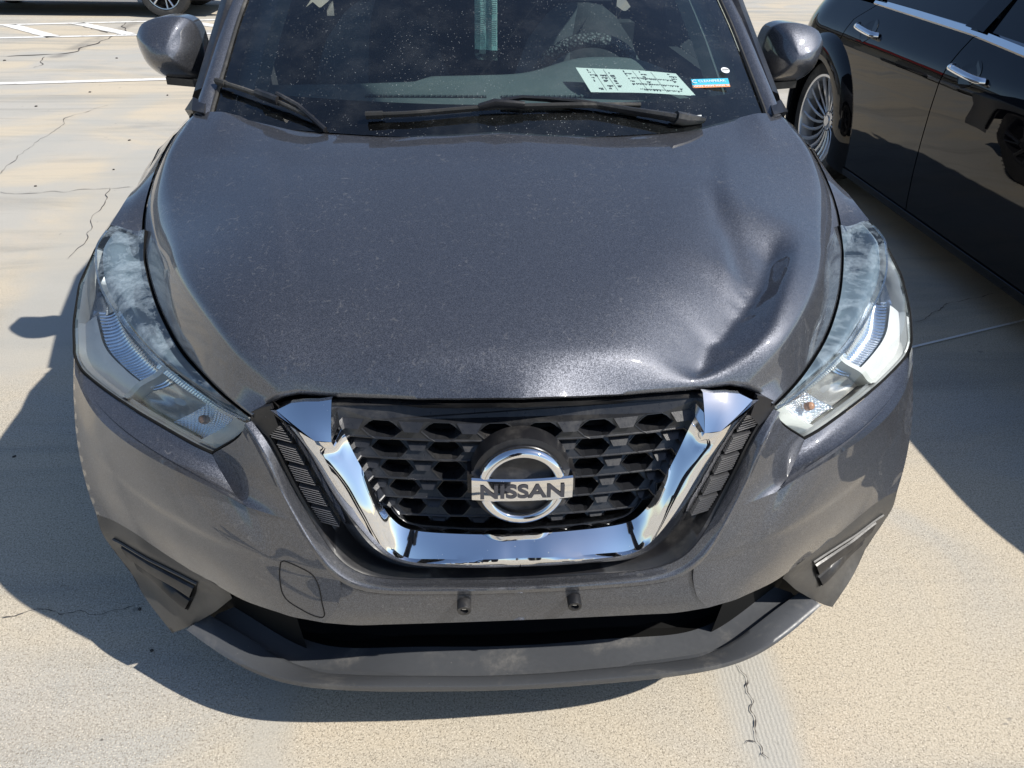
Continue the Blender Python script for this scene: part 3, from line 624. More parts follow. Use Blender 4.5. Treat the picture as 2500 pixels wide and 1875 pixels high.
# P3 fascia
inner = [bt.lerp(lower[0], .0)]+[]
topc = [lower[0], lower[0].lerp(bt, .5)]+brow
lowin = lower[:jp+1]+[V((.318,-.032,.455)), V((.347,-.028,.412))]
bum.grid(coons(topc, low, lowin, ss, 34, 48, (.004, -.014, .0)), True)
# P4 rolled lip round the grille opening
lm = [a.lerp(b, .5)+V((0,-.007,.007))+ (V((.002,-.002,0))) for a, b in zip(lin, lout)]
rows = loft([lin, lm, lout], 9, 70)
for r in rows: r[-1].x = 0
bum.grid(rows); bum.grid([[p+V((-.002,.03,.0)) for p in rows[0]], rows[0]])
# P5 number plate panel, slightly recessed
pb = [V(p) for p in D['plate_bot']]; pb = [V((p.x, -.026, .396+.04*p.x**2)) for p in pb]; pb[-1] = V((.347,-.028,.412))
lo_c = lower[jp:][::-1]; lo_c[0] = V((0,-.030, lower[-1].z))
lo_c = sorted(lower[jp:], key=lambda p: p.x)
pt = [p+V((0,.004,-.006)) for p in lo_c]
bum.grid([lo_c, pt], True)
edge = [lower[jp]+V((0,.004,-.006)), V((.318,-.029,.452)), pb[-1]]
bum.grid(coons(pt, pb, [pt[0], pb[0]], edge, 8, 24), True)
bum.grid([rs([lower[jp], V((.318,-.032,.455)), pb[-1]], 8), rs(edge, 8)], True)
# P6 returns: under the bumper edge and round the side
bl = pb+low[1:]
bum.grid([bl, [p+V((0,.006,-.007)) for p in bl], [p+V((0,.035,-.006)) for p in bl]], True)
sr = rs(ss, 12); back = [V((.868, .47+.0*i, p.z)) for i, p in enumerate(sr)]
bum.grid([sr, [p.lerp(q, .5)+V((.010,0,0)) for p, q in zip(sr, back)], back], False)
bum.mirror()
bumper = cb(bum, 'bumper', PAINT, sharp=19)
sub_ = MB(); sub_.grid([[V((x, .11+.55*x*x+.02, z)) for x in [i/10*.82 for i in range(-10, 11)]] for z in (.30, .45, .60, .74)], True); cb(sub_, 'bumper_beam', VOID)
# tow eye cover outline (left of the photo)
def on_fascia(u, v):  # approximate fascia point for x,z
    return None
from mathutils.bvhtree import BVHTree
def bvh_of(o):
    return BVHTree.FromPolygons([tuple(V(v.co)+OFF) for v in o.data.vertices], [tuple(p.vertices) for p in o.data.polygons])
BB = bvh_of(bumper)
def onbump(x, z, lift=.0):
    h = BB.ray_cast(V((x, -1, z)), V((0, 1, 0)))
    return (h[0] or V((x, 0, z)))+V((0, -lift, 0))
P_ = rs([(-.413,0,.524),(-.405,0,.529),(-.370,0,.520),(-.354,0,.508),(-.347,0,.488),(-.3445,0,.46),(-.343,0,.432),(-.350,0,.424),(-.395,0,.434),(-.412,0,.444),(-.419,0,.462),(-.418,0,.500),(-.413,0,.524)], 80)
m = MB(); m.tube([onbump(p.x, p.z, .0002) for p in P_], .0011, 6); cb(m, 'tow_cover_seam', VOID)
# edge fold line right and left of the plate panel and the licence plate studs
for sx in (-1, 1):
    m = MB(); c = V((sx*.0975, -.028, .452)); m.lathe(c, (0, -1, -.1), [(.0001,0),(.0125,0),(.0125,.016),(.0118,.019),(.0072,.019),(.0068,.013),(.0001,.013)], 20)
    o = cb(m, 'plate_bolt', PLASTIC, sharp=30)
    m = MB(); m.lathe(c+V((0,-.0125,-.0012)), (0, -1, -.1), [(.0001,.0015),(.0045,.0012),(.0055,0)], 12); m.box(c+V((0,-.0150,-.0014)), (.007,.001,.0016)); b = cb(m, 'screw', ALLOY, o); b.parent = o; b.matrix_parent_inverse = Matrix.Identity(4)
# ---- grille
grille = bpy.data.objects.new('grille', None); COL.objects.link(grille); grille.parent = car; grille.empty_display_size = .1
def Yg(x, z): return .030+.25*x*x+.10*(z-.565)
def G3(x, z, d=0): return V((x, Yg(x, z)+d, z))
def arm_x(z):
    T = [(.82,.302),(.775,.300),(.74,.290),(.71,.277),(.68,.264),(.65,.250),(.61,.235),(.575,.214),(.56,.19),(.54,.12)]
    for a, b in zip(T[:-1], T[1:]):
        if b[0] <= z <= a[0]: return a[1]+(b[1]-a[1])*(a[0]-z)/(a[0]-b[0])
    return .30
zs = [.761,.723,.684,.646,.610,.575]
for r, zc in enumerate(zs):
    k = r/5; cols = [.037+(.034-.037)*k, .128+(.103-.128)*k, .226+(.173-.226)*k]; hw = .0335+(.0235-.0335)*k; hh = .0158-.0012*k
    pitch = cols[2]-cols[1]
    zt = zc+.0185 if r else .812; zb = zc-.0160
    sag = lambda x: .06*x*x
    xe = arm_x(zc)+.012
    def F(x, z, d=0):   # louvre face leans back towards the top
        q = max(0, min(1, (z-zb)/.0345)); return V((x, Yg(x, zc)+.020*q*(1 if r else .5)+(.10*max(0, z-zc-.018))+d, z+sag(x)-(.19*x*x if z > zc+.03 else 0)))
    n = 28; outer = [F(-xe+2*xe*i/n, zb) for i in range(n+1)]+[F(xe-2*xe*i/n, zt+(0 if r else -.05*0)) for i in range(n+1)]
    holes = []; hx = [s*c for c in cols for s in (-1, 1)]
    for c in hx:
        holes.append([F(c+a*hw, zc+b*hh) for a, b in ((-1,0),(-.62,.72),(-.38,1),(.38,1),(.62,.72),(1,0),(.62,-.72),(.34,-1),(-.34,-1),(-.62,-.72))])
    m = MB()
    # tessellate in plane then extrude back
    m.prism(outer, (0, .026, 0), holes)
    o = cb(m, 'grille_bar', GRILLEP, grille, smooth=False, weld=False); 
    # raised lips round every opening and wedge shaped dimples between them
    m = MB()
    for h in holes: m.tube([p+V((0,-.0006,0)) for p in h]+[h[0]+V((0,-.0006,0))], .0011, 5, False)
    mids = sorted(set([(cols[0]+cols[1])/2, (cols[1]+cols[2])/2, cols[2]+pitch/2, -(cols[0]+cols[1])/2, -(cols[1]+cols[2])/2, -cols[2]-pitch/2]+([0] if r == 5 else [])))
    for c in mids:
        w = hw*.62
        if abs(c)+w > xe-.012: w = max(.006, xe-.012-abs(c))
        t0, t1, b0, b1 = F(c-w, zc+.0155), F(c+w, zc+.0155), F(c-w*.55, zc+.003), F(c+w*.55, zc+.003)
        t0b, t1b = t0+V((0,-.0015,0)), t1+V((0,-.0015,0)); b0b, b1b = b0+V((0,-.010,0)), b1+V((0,-.010,0))
        m.face([t0b, b0b, b1b, t1b]); m.face([b0b, b0, b1, b1b]); m.face([t0b, t0, b0, b0b]); m.face([t1b, b1b, b1, t1]); m.face([t0, t0b, t1b, t1])
    e = [F(-xe+2*xe*i/n, zb) for i in range(n+1)]
    m.tube([p+V((0,.0015,.001)) for p in e], .0022, 6, False)
    q = cb(m, 'grille_moulding', GRILLEP, grille, smooth=False); q['kind'] = 'stuff'
m = MB(); m.grid([[G3(x*.05, z, .05) for x in range(-7, 8)] for z in (.54, .83)]); cb(m, 'radiator_cover', VOID, grille)
# ---- chrome V
cv = MB(); n = 70
o_, A_, B_, I_ = [smooth_pts([V(p) for p in D['ch_'+k]], 1) for k in ('out', 'A', 'B', 'inn')]
for L_ in (o_, A_, B_, I_):
    L_[-1].x = 0; L_[-1].y = L_[-2].y; L_[-1].z = L_[-2].z
A_[0] = V((.328,.030,.771)); B_[0] = V((.302,.031,.767))
oo, aa, bb_, ii = [rs(L_, n) for L_ in (o_, A_, B_, I_)]
def strip(m, a, b, bul, k=5):
    rows = []
    for i in range(k+1):
        t = i/k; rows.append([p.lerp(q, t)+V(bul)*math.sin(math.pi*t) for p, q in zip(a, b)])
    m.grid(rows)
cv.grid([[p+V((.002,.022,-.004)) for p in oo], oo]); strip(cv, oo, aa, (.001,-.0035,0)); strip(cv, aa, bb_, (0,-.0018,0)); strip(cv, bb_, ii, (0,-.001,.0005)); cv.grid([ii, [p+V((0,.03,0)) for p in ii]])
topi, topo = [V((.301,.070,.822)), V((.322,.073,.817)), V((.345,.076,.8155)), V((.368,.079,.811)), V((.393,.080,.797))], None
botr = [B_[0].lerp(A_[0], i/4) for i in range(5)]
rows = [[a.lerp(b, t/5)+V((0,-.003*math.sin(math.pi*t/5),.002*math.sin(math.pi*t/5))) for a, b in zip(botr, topi)] for t in range(6)]; cv.grid(rows)
cv.grid([topi, [p+V((0,.012,-.002)) for p in topi]])
cv.face([A_[0], topi[-1], o_[0]])
cv.grid([[B_[0], B_[0].lerp(topi[0], .5), topi[0]], [V(I_[0]), V((.2965,.080,.793)), V((.2965,.088,.812))]]); cv.grid([[V(I_[0]), V((.2965,.080,.793)), V((.2965,.088,.812))], [V(I_[0])+V((0,.03,0)), V((.2965,.11,.793)), V((.2965,.11,.812))]])
cv.mirror(); cb(cv, 'chrome_trim', CHROME, grille, sharp=16)
# ---- black frame between chrome and body lip, with ribs
fr = MB(); li = rs(lin, n); fo_ = [p+V((.003,.010,-.001)) for p in oo]
r0_ = [p+V((-.001,.006,.001)) for p in li]; r1_ = [p.lerp(q, .12)+V((0,.0,.0)) for p, q in zip(r0_, fo_)]; r2_ = [p.lerp(q, .2)+V((0,.03,.0)) for p, q in zip(r0_, fo_)]; r3_ = [p.lerp(q, .9)+V((0,.032,0)) for p, q in zip(r0_, fo_)]
fr.grid([r0_, r1_, r2_, r3_, [p+V((0,.02,0)) for p in fo_]]); fr.mirror(); cb(fr, 'grille_surround', PLASTIC, grille, sharp=40)
m = MB()
hfc = [V(p) for p in hf[:-1]]
m.grid([[p+V((0,.012,-.018)) for p in hfc], [p+V((0,.022,-.034)) for p in hfc], [p+V((0,.06,-.04)) for p in hfc]]); m.mirror(); cb(m, 'bonnet_seal', PLASTIC, grille)
m = MB(); m.prism([V((.402,.085,.803)), V((.418,.092,.795)), V((.446,.104,.776)), V((.440,.097,.757)), V((.414,.078,.745)), V((.392,.072,.770))], (0,.012,-.003)); pair(m, 'surround_cap', PLASTIC, (grille, grille), smooth=False)
ribs = MB()
def atz(P, z):
    for a, b in zip(P[:-1], P[1:]):
        if b.z <= z <= a.z: return a.lerp(b, (a.z-z)/max(1e-6, a.z-b.z))
    return P[0]
for gi, gz in enumerate((.748,.708,.669,.630,.592)):
    for k in range(7):
        z = gz+.0135-.0045*k; a = atz(oo, z-.006); b = atz(li, z+.010); p, q = a.lerp(b, .26), a.lerp(b, .80); p.y = a.y*.6+b.y*.4+.006; q.y = p.y+.004
        d = (q-p); u = V((0,0,.0011)); w = V((0,.012,0)); ribs.face([p-u, q-u, q+u, p+u]); ribs.face([p+u, q+u, q+u+w, p+u+w]); ribs.face([p-u+w, q-u+w, q-u, p-u])
pr_ = pair(ribs, 'grille_rib', DARKCHROME, (grille, grille), smooth=False)
for o in pr_: o['kind'] = 'stuff'
# ---- emblem
Rm = Matrix.Rotation(math.radians(-6), 4, 'X'); EM = Matrix.Translation(V((0,-.012,.7025)))@Rm
def emb(m): m.v = [tuple(EM@V(p)) for p in m.v]; return m
em = bpy.data.objects.new('emblem', None); COL.objects.link(em); em.parent = grille; em.empty_display_size = .05
def cg(mb, name, mats, **k): return cb(mb, name, mats, grille, **k)
m = MB(); m.lathe((0,.0,0), (0,-1,0), [(.0001,-.006),(.055,-.006),(.0815,-.012),(.083,-.03),(.083,-.05)], 48); m.box((0,-0+.03,.0),(.175,.04,.036)); cg(emb(m), 'emblem_base', PLASTIC, sharp=40)
m = MB(); m.lathe((0,-.002,0), (0,-1,0), [(.0555,-.004),(.0555,.003),(.0585,.0062),(.064,.0068),(.069,.0045),(.0715,-.001),(.0715,-.008)], 96, ); cg(emb(m), 'emblem_ring', CHROME, sharp=50)
m = MB(); nb = 24; top = []; bot = []
for i in range(nb+1):
    x = -.081+.162*i/nb; k = (x/.081)**2; top.append((x, k)); 
rws = []
for dy, dz in ((.012, .018),(-.008,.018),(-.0115,.0155),(-.0130,0),(-.0125,-.021),(-.010,-.024),(.012,-.024)):
    rws.append([V((x, dy+.0015*k, dz+.0035*k*0+(.004*k))) for x, k in top])
m.grid(rws); m.face([r[0] for r in rws]); m.face([r[-1] for r in rws][::-1]); cg(emb(m), 'emblem_bar', CHROME, sharp=25)
mw = Matrix.Translation(-OFF)@EM@Matrix.Translation(V((0,-.0139,-.0035)))@Matrix.Rotation(math.radians(90), 4, 'X')
textmesh('emblem_lettering', 'NISSAN', .0335, INK, grille, mw, .0003, .0010, 1.22)
em.name = 'emblem'; bpy.data.objects.remove(em)
# ---- headlights
Eh = [p+V((.006,0,-.003)) for p in hs if p.y < .63][::-1]
hlr = [V(p) for p in D['hl_rear']][::-1]; hlo = [V(p) for p in D['hl_out']]; ridge = smooth_pts([V(p) for p in D['hl_ridge']], 1)
hltop_ = V(hlr[-1]); ridge_u = [hltop_+V((.001,-.03,-.004))]+ridge
E0 = [V(hlr[0])]+[p for p in Eh if p.y < .60]
G1 = coons(E0, [hltop_]+ridge, hlr, [E0[-1], E0[-1].lerp(ridge[-1], .5)+V((0,-.001,0)), ridge[-1]], 14, 60, (.004,-.006,.008))
ob = [p for p in hlo[::-1] if p.y < .585]+[V(p) for p in D['hl_low']][::-1][1:]
il = [V(p) for p in D['hl_inlow']]
G2 = coons([ridge[0]]+ridge[1:], [ridge[0]+V((.004,-.002,-.006))]+ob[1:], [ridge[0], ridge[0]+V((.004,-.002,-.006))], [ridge[-1]]+il[1:], 18, 60, (.006,-.008,.002))
ND = V((-.30,.68,-.60)).normalized()
def off(Gr, i0, i1, j0, j1, d, f=None):
    return [[Gr[i][j]+ND*(d+(f(i, j) if f else 0)) for j in range(j0, j1)] for i in range(i0, i1)]
REFL = mat('lamp_reflector', (.80,.82,.84), .14, 1); HOUS = mat('lamp_bezel_grey', (.66,.66,.65), .35, .1); BOWL = mat('lamp_bowl_dark', (.50,.48,.45), .25, .7)
hl = [bpy.data.objects.new('headlight', None) for _ in range(2)]
for h in hl: COL.objects.link(h); h.parent = car; h.empty_display_size = .1
hl[0]['label'] = 'headlight beside the dent, yellowed cloudy lens'; hl[1]['label'] = 'headlight with blue hazy lens edge'
m = MB(); m.grid(G1); pair(m, 'upper_lens', LENSH, hl)
m = MB(); m.grid(G2); m.grid([G2[-1], [p+V((-.004,.004,-.006)) for p in G2[-1]]]); pair(m, 'lower_lens', LENS, hl)
m = MB(); m.tube([p+V((0,-.003,.001)) for p in G1[-1][2:-1]], .0022, 6); pair(m, 'lens_ridge', LENS, hl)
m = MB(); m.tube([p+V((0,-.001,-.002)) for p in G2[-1][1:]], .0028, 6); m.tube([r[-1]+V((0,-.001,-.001)) for r in G2], .002, 6); pair(m, 'lamp_gasket', VOID, hl)
# bezel under the upper lens, back of the housing, chrome pieces
m = MB(); m.grid(off(G1, 0, 14, 0, 60, .016, lambda i, j: .004*math.sin(i*.5))); pair(m, 'upper_bezel', mat('upper_bezel_grey', (.20,.25,.29), .35, .3), hl)
m = MB(); m.grid(off(G2, 0, 18, 0, 60, .055)); pair(m, 'lamp_housing', BOWL, hl)
m = MB(); m.grid([G1[0], [p+ND*.03 for p in G1[0]]]); pair(m, 'lamp_wall_dark', VOID, hl); m = MB(); m.grid([G2[-1], [p+ND*.055 for p in G2[-1]]]); m.grid([[r[-1] for r in G2], [r[-1]+ND*.055 for r in G2]]); m.grid([[r[-1] for r in G1], [r[-1]+ND*.03 for r in G1]])  # upper lamp wall; colour made near-black so the lit seam reads dark
pair(m, 'lamp_wall', HOUS, hl)
def fine(Gr, u0, u1, v0, v1, nu, nv, fn):
    """sample grid bilinearly: v across rows (0..1), u along (0..1)"""
    R_ = []
    for a in range(nv):
        row = []
        for b in range(nu):
            v = (v0+(v1-v0)*a/(nv-1))*(len(Gr)-1); u = (u0+(u1-u0)*b/(nu-1))*(len(Gr[0])-1)
            i, j = min(int(v), len(Gr)-2), min(int(u), len(Gr[0])-2); fv, fu = v-i, u-j
            p = Gr[i][j].lerp(Gr[i][j+1], fu).lerp(Gr[i+1][j].lerp(Gr[i+1][j+1], fu), fv)
            row.append(p+ND*fn(a/(nv-1), b/(nu-1)))
        R_.append(row)
    return R_
m = MB(); m.grid(fine(G2, .24, .66, .05, .50, 150, 14, lambda v, u: .026+.014*math.sin(math.pi*v)+.0016*math.sin(u*190+v*5+2*math.sin(v*6)))); pair(m, 'ribbed_reflector', REFL, hl, sharp=0)
m = MB(); m.grid(fine(G2, .08, .26, .05, .70, 24, 12, lambda v, u: .045-.02*u+.008*math.sin(math.pi*v))); pair(m, 'rear_reflector', REFL, hl)
m = MB(); m.grid(fine(G2, .26, .62, .50, .93, 24, 10, lambda v, u: .018+.006*v)); m.grid(fine(G2, .26, .62, .93, .99, 24, 3, lambda v, u: .024-.014*v)); pair(m, 'grey_panel', HOUS, hl, sharp=50)
m = MB(); q = fine(G2, .615, .635, .02, .93, 3, 14, lambda v, u: .008+.004*math.sin(v*9)); m.grid(q); m.grid([[p for p in (r[-1] for r in q)], [r[-1]+ND*.04 for r in q]]); m.grid([[r[0] for r in q], [r[0]+ND*.02 for r in q]]); pair(m, 'divider', WHITEPL, hl)
m = MB(); m.grid(fine(G2, .64, .80, .10, .88, 24, 14, lambda v, u: .040+.016*math.sin(math.pi*v)*math.sin(math.pi*u)+.001*math.sin(v*60))); pair(m, 'high_beam_bowl', BOWL, hl)
m = MB(); m.grid(fine(G2, .60, .97, .03, .14, 110, 4, lambda v, u: .012+.0014*math.sin(u*230))); m.grid(fine(G2, .64, .985, .88, .985, 20, 4, lambda v, u: .016)); pair(m, 'chrome_edge', REFL, hl, sharp=0)
m = MB(); m.grid(fine(G2, .81, .93, .12, .88, 70, 70, lambda v, u: .026+.0022*math.sin(u*70)*math.sin(v*60)+.01*math.sin(math.pi*u))); pair(m, 'signal_reflector', REFL, hl, sharp=0)
m = MB(); m.grid(fine(G2, .935, .99, .10, .90, 10, 12, lambda v, u: .010)); pair(m, 'signal_end_plate', WHITEPL, hl)
bc = fine(G2, .862, .88, .45, .55, 2, 2, lambda v, u: .012)[0][0]
m = MB(); m.tube([bc+ND*.012, bc+ND*.004, bc-ND*.001, bc-ND*.004], [.008,.0085,.007,.002], 12); pair(m, 'signal_bulb', AMBER, hl)
# ---- corner panels with vent louvres
low_f = [p for p in low if p.x > .548]; low_f = [V((.545,.085,.375))]+low_f
fb = [V(p) for p in D['fog_bot']][::-1]; fb[0] = V((.545,.090,.352)); fb[1] = V((.566,.098,.327)); fog = [V(p) for p in D['fog_out']]
m = MB(); FG = coons(low_f, fb, [low_f[0], fb[0]], fog, 20, 30, (.0,-.006,0)); m.grid(FG, True)
m.grid([fb, [p+V((-.004,.006,.002)) for p in fb], [p+V((.0,.05,.03)) for p in fb]], True)
fs = fog; m.grid([fs, [p+V((.004,.012,0)) for p in fs], [p+V((.004,.16,0)) for p in fs]]); 
cpn = pair(m, 'corner_panel', CORNERP, sharp=32)
FB = bvh_of(cpn[0])
def onf(p, d=0):
    h = FB.find_nearest(V(p)); q = h[0]; nn_ = h[1]
    if nn_.y > 0: nn_ = -nn_
    return q+nn_*d
t0_, t1_, b0_, b1_ = V((.795,.212,.400)), V((.615,.115,.366)), V((.757,.178,.335)), V((.655,.115,.285))
def q4(u, v, d): return onf(t0_.lerp(t1_, u).lerp(b0_.lerp(b1_, u), v), d)
m = MB(); m.grid([[q4(u/14, v/8, .0012) for u in range(15)] for v in range(9)]); pair(m, 'vent_shade_sheet', VOID, cpn)  # near-black sheet laid on the panel stands in for a shaded recess
for a, b, d in ((.16, .50, .010), (.62, .92, .009)):
    m = MB(); rws = [[q4(.03+.94*u/14, v, dd_) for u in range(15)] for v, dd_ in ((a, .001), (a+.03, d*.55), (b-.05, d), (b, d*.9), (b+.02, .001))]; m.grid(rws); pair(m, 'vent_louvre', PLASTIC, cpn, sharp=40)
m = MB(); e_ = [q4(u/14, -.04, .002) for u in range(15)]; m.tube(e_, .0035, 6); pair(m, 'vent_rim', CORNERP, cpn)
# ---- lower tray
T1, T2, T3 = [smooth_pts([V(p) for p in D['tray_'+k]], 2) for k in ('out', 'edge', 'ridge')]
for L_ in (T1, T2, T3): L_[0].x = 0
n = 70; t1, t2, t3 = rs(T1, n), rs(T2, n), rs(T3, n)
t2 = [V((a.x, a.y, b.z)) for a, b in zip(t2, t2)]
g1 = [V((p.x*.992, p.y+.006, p.z-.013)) for p in t3]; g2 = [V((p.x*.985, p.y+.014, p.z-.012)) for p in t3]; t3 = [p+V((0,0,.002)) for p in t3]
fl1 = [V((p.x*.93, p.y*.7+.068, p.z-.008)) for p in t3]; fl2 = [V((p.x*.86, .20, p.z+.0)) for p in t3]
m = MB(); m.grid([[V((p.x*.98, p.y+.05, p.z-.012)) for p in t1], [p+V((0,.006,-.004)) for p in t1], t1, [p+V((0,-.002,.004)) for p in t1], t2, [p.lerp(q, .12)+V((0,0,.002)) for p, q in zip(t2, t3)], [p.lerp(q, .85)+V((0,0,.001)) for p, q in zip(t2, t3)], t3, g1, g2, fl1]); m.mirror()
tray = cb(m, 'lower_tray', TRAYP, sharp=50)
m = MB(); m.grid([fl1, [p.lerp(q_, .3)+V((0,0,-.02)) for p, q_ in zip(fl1, fl2)], fl2]); m.mirror(); cb(m, 'intake_floor_shade', VOID)  # rear tray floor coloured near-black; its deep shade is in the colour
m = MB(); m.grid([[V((x*.06, .17+.0016*x*x, z)) for x in range(-12, 13)] for z in (.16, .42)]); m.grid([[V((x*.06, .035+.0011*x*x, .372)) for x in range(-12, 13)], [V((x*.06, .19+.0016*x*x, .372)) for x in range(-12, 13)]]); m.grid([[V((p.x*.93, p.y+.035, p.z-.02)) for p in t3], [V((p.x*.95+.02, .48, .17)) for p in t3]]); m.grid([[V((-p.x*.93, p.y+.035, p.z-.02)) for p in t3], [V((-p.x*.95-.02, .48, .17)) for p in t3]]); aa_ = [p+V((-.01,.05,.0)) for p in rs([p for p in low if .42 < p.x < .66], 10)]; bb2 = [p+V((0,.05,-.015)) for p in rs([p for p in t3 if p.x > .42], 10)]; m.grid([aa_, bb2]); m.grid([[V((-p.x, p.y, p.z)) for p in aa_], [V((-p.x, p.y, p.z)) for p in bb2]]); m.box((.58,.245,.28),(.26,.14,.18)); m.box((-.58,.245,.28),(.26,.14,.18)); cb(m, 'lower_intake', VOID)
m = MB()
for z, y in ((.362,.03),(.335,.06)): m.tube([V((x*.05, y+.0035*x*x*.6, z+.0003*x*x)) for x in range(-7, 8)], (.006,.010), 8)
cb(m, 'intake_bar', PLASTIC)
# ---- windshield, cowl, interior
def xw(s): return .685-.05*max(0, s)-.05*max(0, s-.3)
def WS(k, s, d=0):
    """k -1..1 across, s run-back from the glass base"""
    x = xw(s)*k; yb = 1.02-.16*(1-k*k); y = yb+s*(1-.04*(1-k*k)); return V((x, y, 1.05+.5*s-.06*max(0, s-.4)**1.5))+V((0,-.44,.9))*d
m = MB(); m.grid([[WS(-1+2*i/40, -.04+.90*j/24) for i in range(41)] for j in range(25)]); cb(m, 'windshield', GLASS)
# black printed border under the glass
def rr(k0, s0, s1, n_=14, rad=.05):
    """inner loop in (k,s) with rounded corners"""
    L_ = []; ry, rk = rad, rad/.66
    for cx, cy, a0 in ((k0-rk, s0+ry, -90), (k0-rk*.2, s1-ry*.2, 0), (-k0+rk*.2, s1-ry*.2, 90), (-k0+rk, s0+ry, 180)):
        q = 1 if cy < .3 else .2
        for i in range(n_+1): a = math.radians(a0+90*i/n_); L_.append((cx+rk*q*math.cos(a), cy+ry*q*math.sin(a)))
    return L_
il_ = rr(.945, .068, .80)
# densify
dl = []
for i in range(len(il_)):
    a, b = il_[i], il_[(i+1) % len(il_)]; nn_ = max(1, int(math.hypot((b[0]-a[0])*.66, b[1]-a[1])/.04))
    for j in range(nn_): t = j/nn_; dl.append((a[0]+(b[0]-a[0])*t, a[1]+(b[1]-a[1])*t))
def clampo(k, s):
    cx, cy = 0, .4; dx, dy = k-cx, s-cy; 
    sx = (1.0/abs(dx)) if dx else 9; sy = ((.46 if dy > 0 else .44)/abs(dy)) if dy else 9
    f = min(sx, sy); return cx+dx*f, cy+dy*f
m = MB(); rws = []
for t in (0, .5, 1):
    rws.append([WS(k*(1-t)+clampo(k, s)[0]*t, s*(1-t)+clampo(k, s)[1]*t+ (.0), -.003) for k, s in dl])
m.grid(rws, close=True); cb(m, 'windshield_border', FRIT)
m = MB()
m.grid([[V((p.x, p.y+.004, p.z-.012)) for p in full[-1]], [V((p.x*.98, p.y+.10, p.z-.03)) for p in full[-1]]]); cb(m, 'cowl', PLASTIC)
# side edges moulding and pillars
for sx in (1,):
    m = MB(); P1 = [WS(1, s/20*.9-.04, .002) for s in range(21)]; m.tube([p+V((.004,0,.001)) for p in P1], (.005,.004), 6); pair(m, 'glass_moulding', RUBBER)
    m = MB(); rws = []
    for j in range(21):
        s = -.04+.90*j/20; p = WS(1, s, .002)+V((.007,0,0)); w = .045-.010*j/20
        o2 = V((p.x+w, p.y+.05, p.z-.004)); rws.append([p, p+V((w*.35,.0,.010)), p+V((w*.75,.015,.012)), p+V((w*1.05,.035,.002)), p+V((w*1.25,.08,-.012)), p+V((w*.9,.12,-.02))])
    m.grid([list(r) for r in zip(*rws)]); pair(m, 'pillar', PAINT, sharp=60)
    m = MB(); m.prism([V((.700,.975,1.050)), V((.735,1.0,1.050)), V((.775,1.07,1.035)), V((.745,1.06,1.068)), V((.705,1.02,1.062))], (0,.02,-.02)); pair(m, 'cowl_corner_trim', PLASTIC, smooth=False)
    m = MB(); m.grid([[V((.77,1.0,1.0)), V((.80,1.2,1.0)), V((.80,1.5,1.0))], [V((.735,1.05,1.055)), V((.74,1.25,1.10)), V((.73,1.4,1.14))]]); pair(m, 'quarter_trim', PLASTIC)
# roof, side glass, tail
RO = [(1.82,1.478,.60),(2.0,1.525,.60),(2.4,1.56,.60),(3.0,1.55,.59),(3.6,1.50,.57),(3.9,1.44,.54)]
m = MB(); m.grid([[V((k/8*w, y, z-.035*(k/8)**2)) for k in range(-8, 9)] for y, z, w in RO]); m.grid([[V((k/8*w, y, z-.035*(k/8)**2)) for k in range(-8, 9)] for y, z, w in ((3.9,1.44,.54),(4.12,1.05,.68))]); cb(m, 'roof', PAINT)
m = MB(); m.grid([[V((k/8*.70, 4.12+.08*(1-(k/8)**2), z)) for k in range(-8, 9)] for z in (1.06,.8,.35)]); cb(m, 'tailgate', PAINT)
def gx(z): return .80-(z-1.0)*.42
m = MB(); m.grid([[V((gx(1.0), y, .99)) for y in (1.30,1.6,2.0,2.32)], [V((gx(1.44), y, z)) for y, z in ((1.74,1.43),(1.88,1.47),(2.05,1.49),(2.32,1.505))]]); pair(m, 'side_window', GLASS)
m = MB(); m.grid([[V((gx(1.0)-.004, y, .99)) for y in (2.34,2.8,3.3,3.9,4.15)], [V((gx(1.45), y, 1.49)) for y in (2.34,2.8,3.2,3.6,3.88)]]); pair(m, 'rear_side_window', DGLASS)
m = MB(); m.tube([V((.735,1.10,1.06)), V((.715,1.45,1.25)), V((.66,1.75,1.43)), V((.61,1.95,1.505)), V((.60,2.4,1.53)), V((.59,3.2,1.51)), V((.56,3.9,1.43))], (.022,.03), 8); m.tube([V((.80,2.33,.99)), V((.62,2.33,1.50))], .03, 6); pair(m, 'door_frame', PLASTIC)
# dashboard
def clus(x): return math.exp(-abs((x-.37)/.19)**3)
def yb_(x):
    T = [(-.7,1.36),(-.42,1.38),(-.22,1.42),(-.17,1.50),(.05,1.53),(.17,1.55),(.25,1.56),(.5,1.56),(.6,1.47),(.7,1.42)]
    for a, b in zip(T[:-1], T[1:]):
        if a[0] <= x <= b[0]: return a[1]+(b[1]-a[1])*(x-a[0])/(b[0]-a[0])
    return 1.4
def dashp(x, v, dz=0):
    y0 = 1.0-.12*(1-(x/.68)**2); y1 = yb_(x); y = y0+(y1-y0)*v
    return V((x, y, 1.035+.012*math.sin(math.pi*v)*0+.048*clus(x)*sm(.60, 1.0, v)+dz))
m = MB(); NX = 90; DR = [[dashp(-.70+1.40*i/NX, j/24) for i in range(NX+1)] for j in range(25)]; m.grid(DR); m.grid([DR[-1], [p+V((0,.012,-.012)) for p in DR[-1]], [p+V((0,.02,-.30)) for p in DR[-1]]]); dash = cb(m, 'dashboard', DASH, sharp=50)
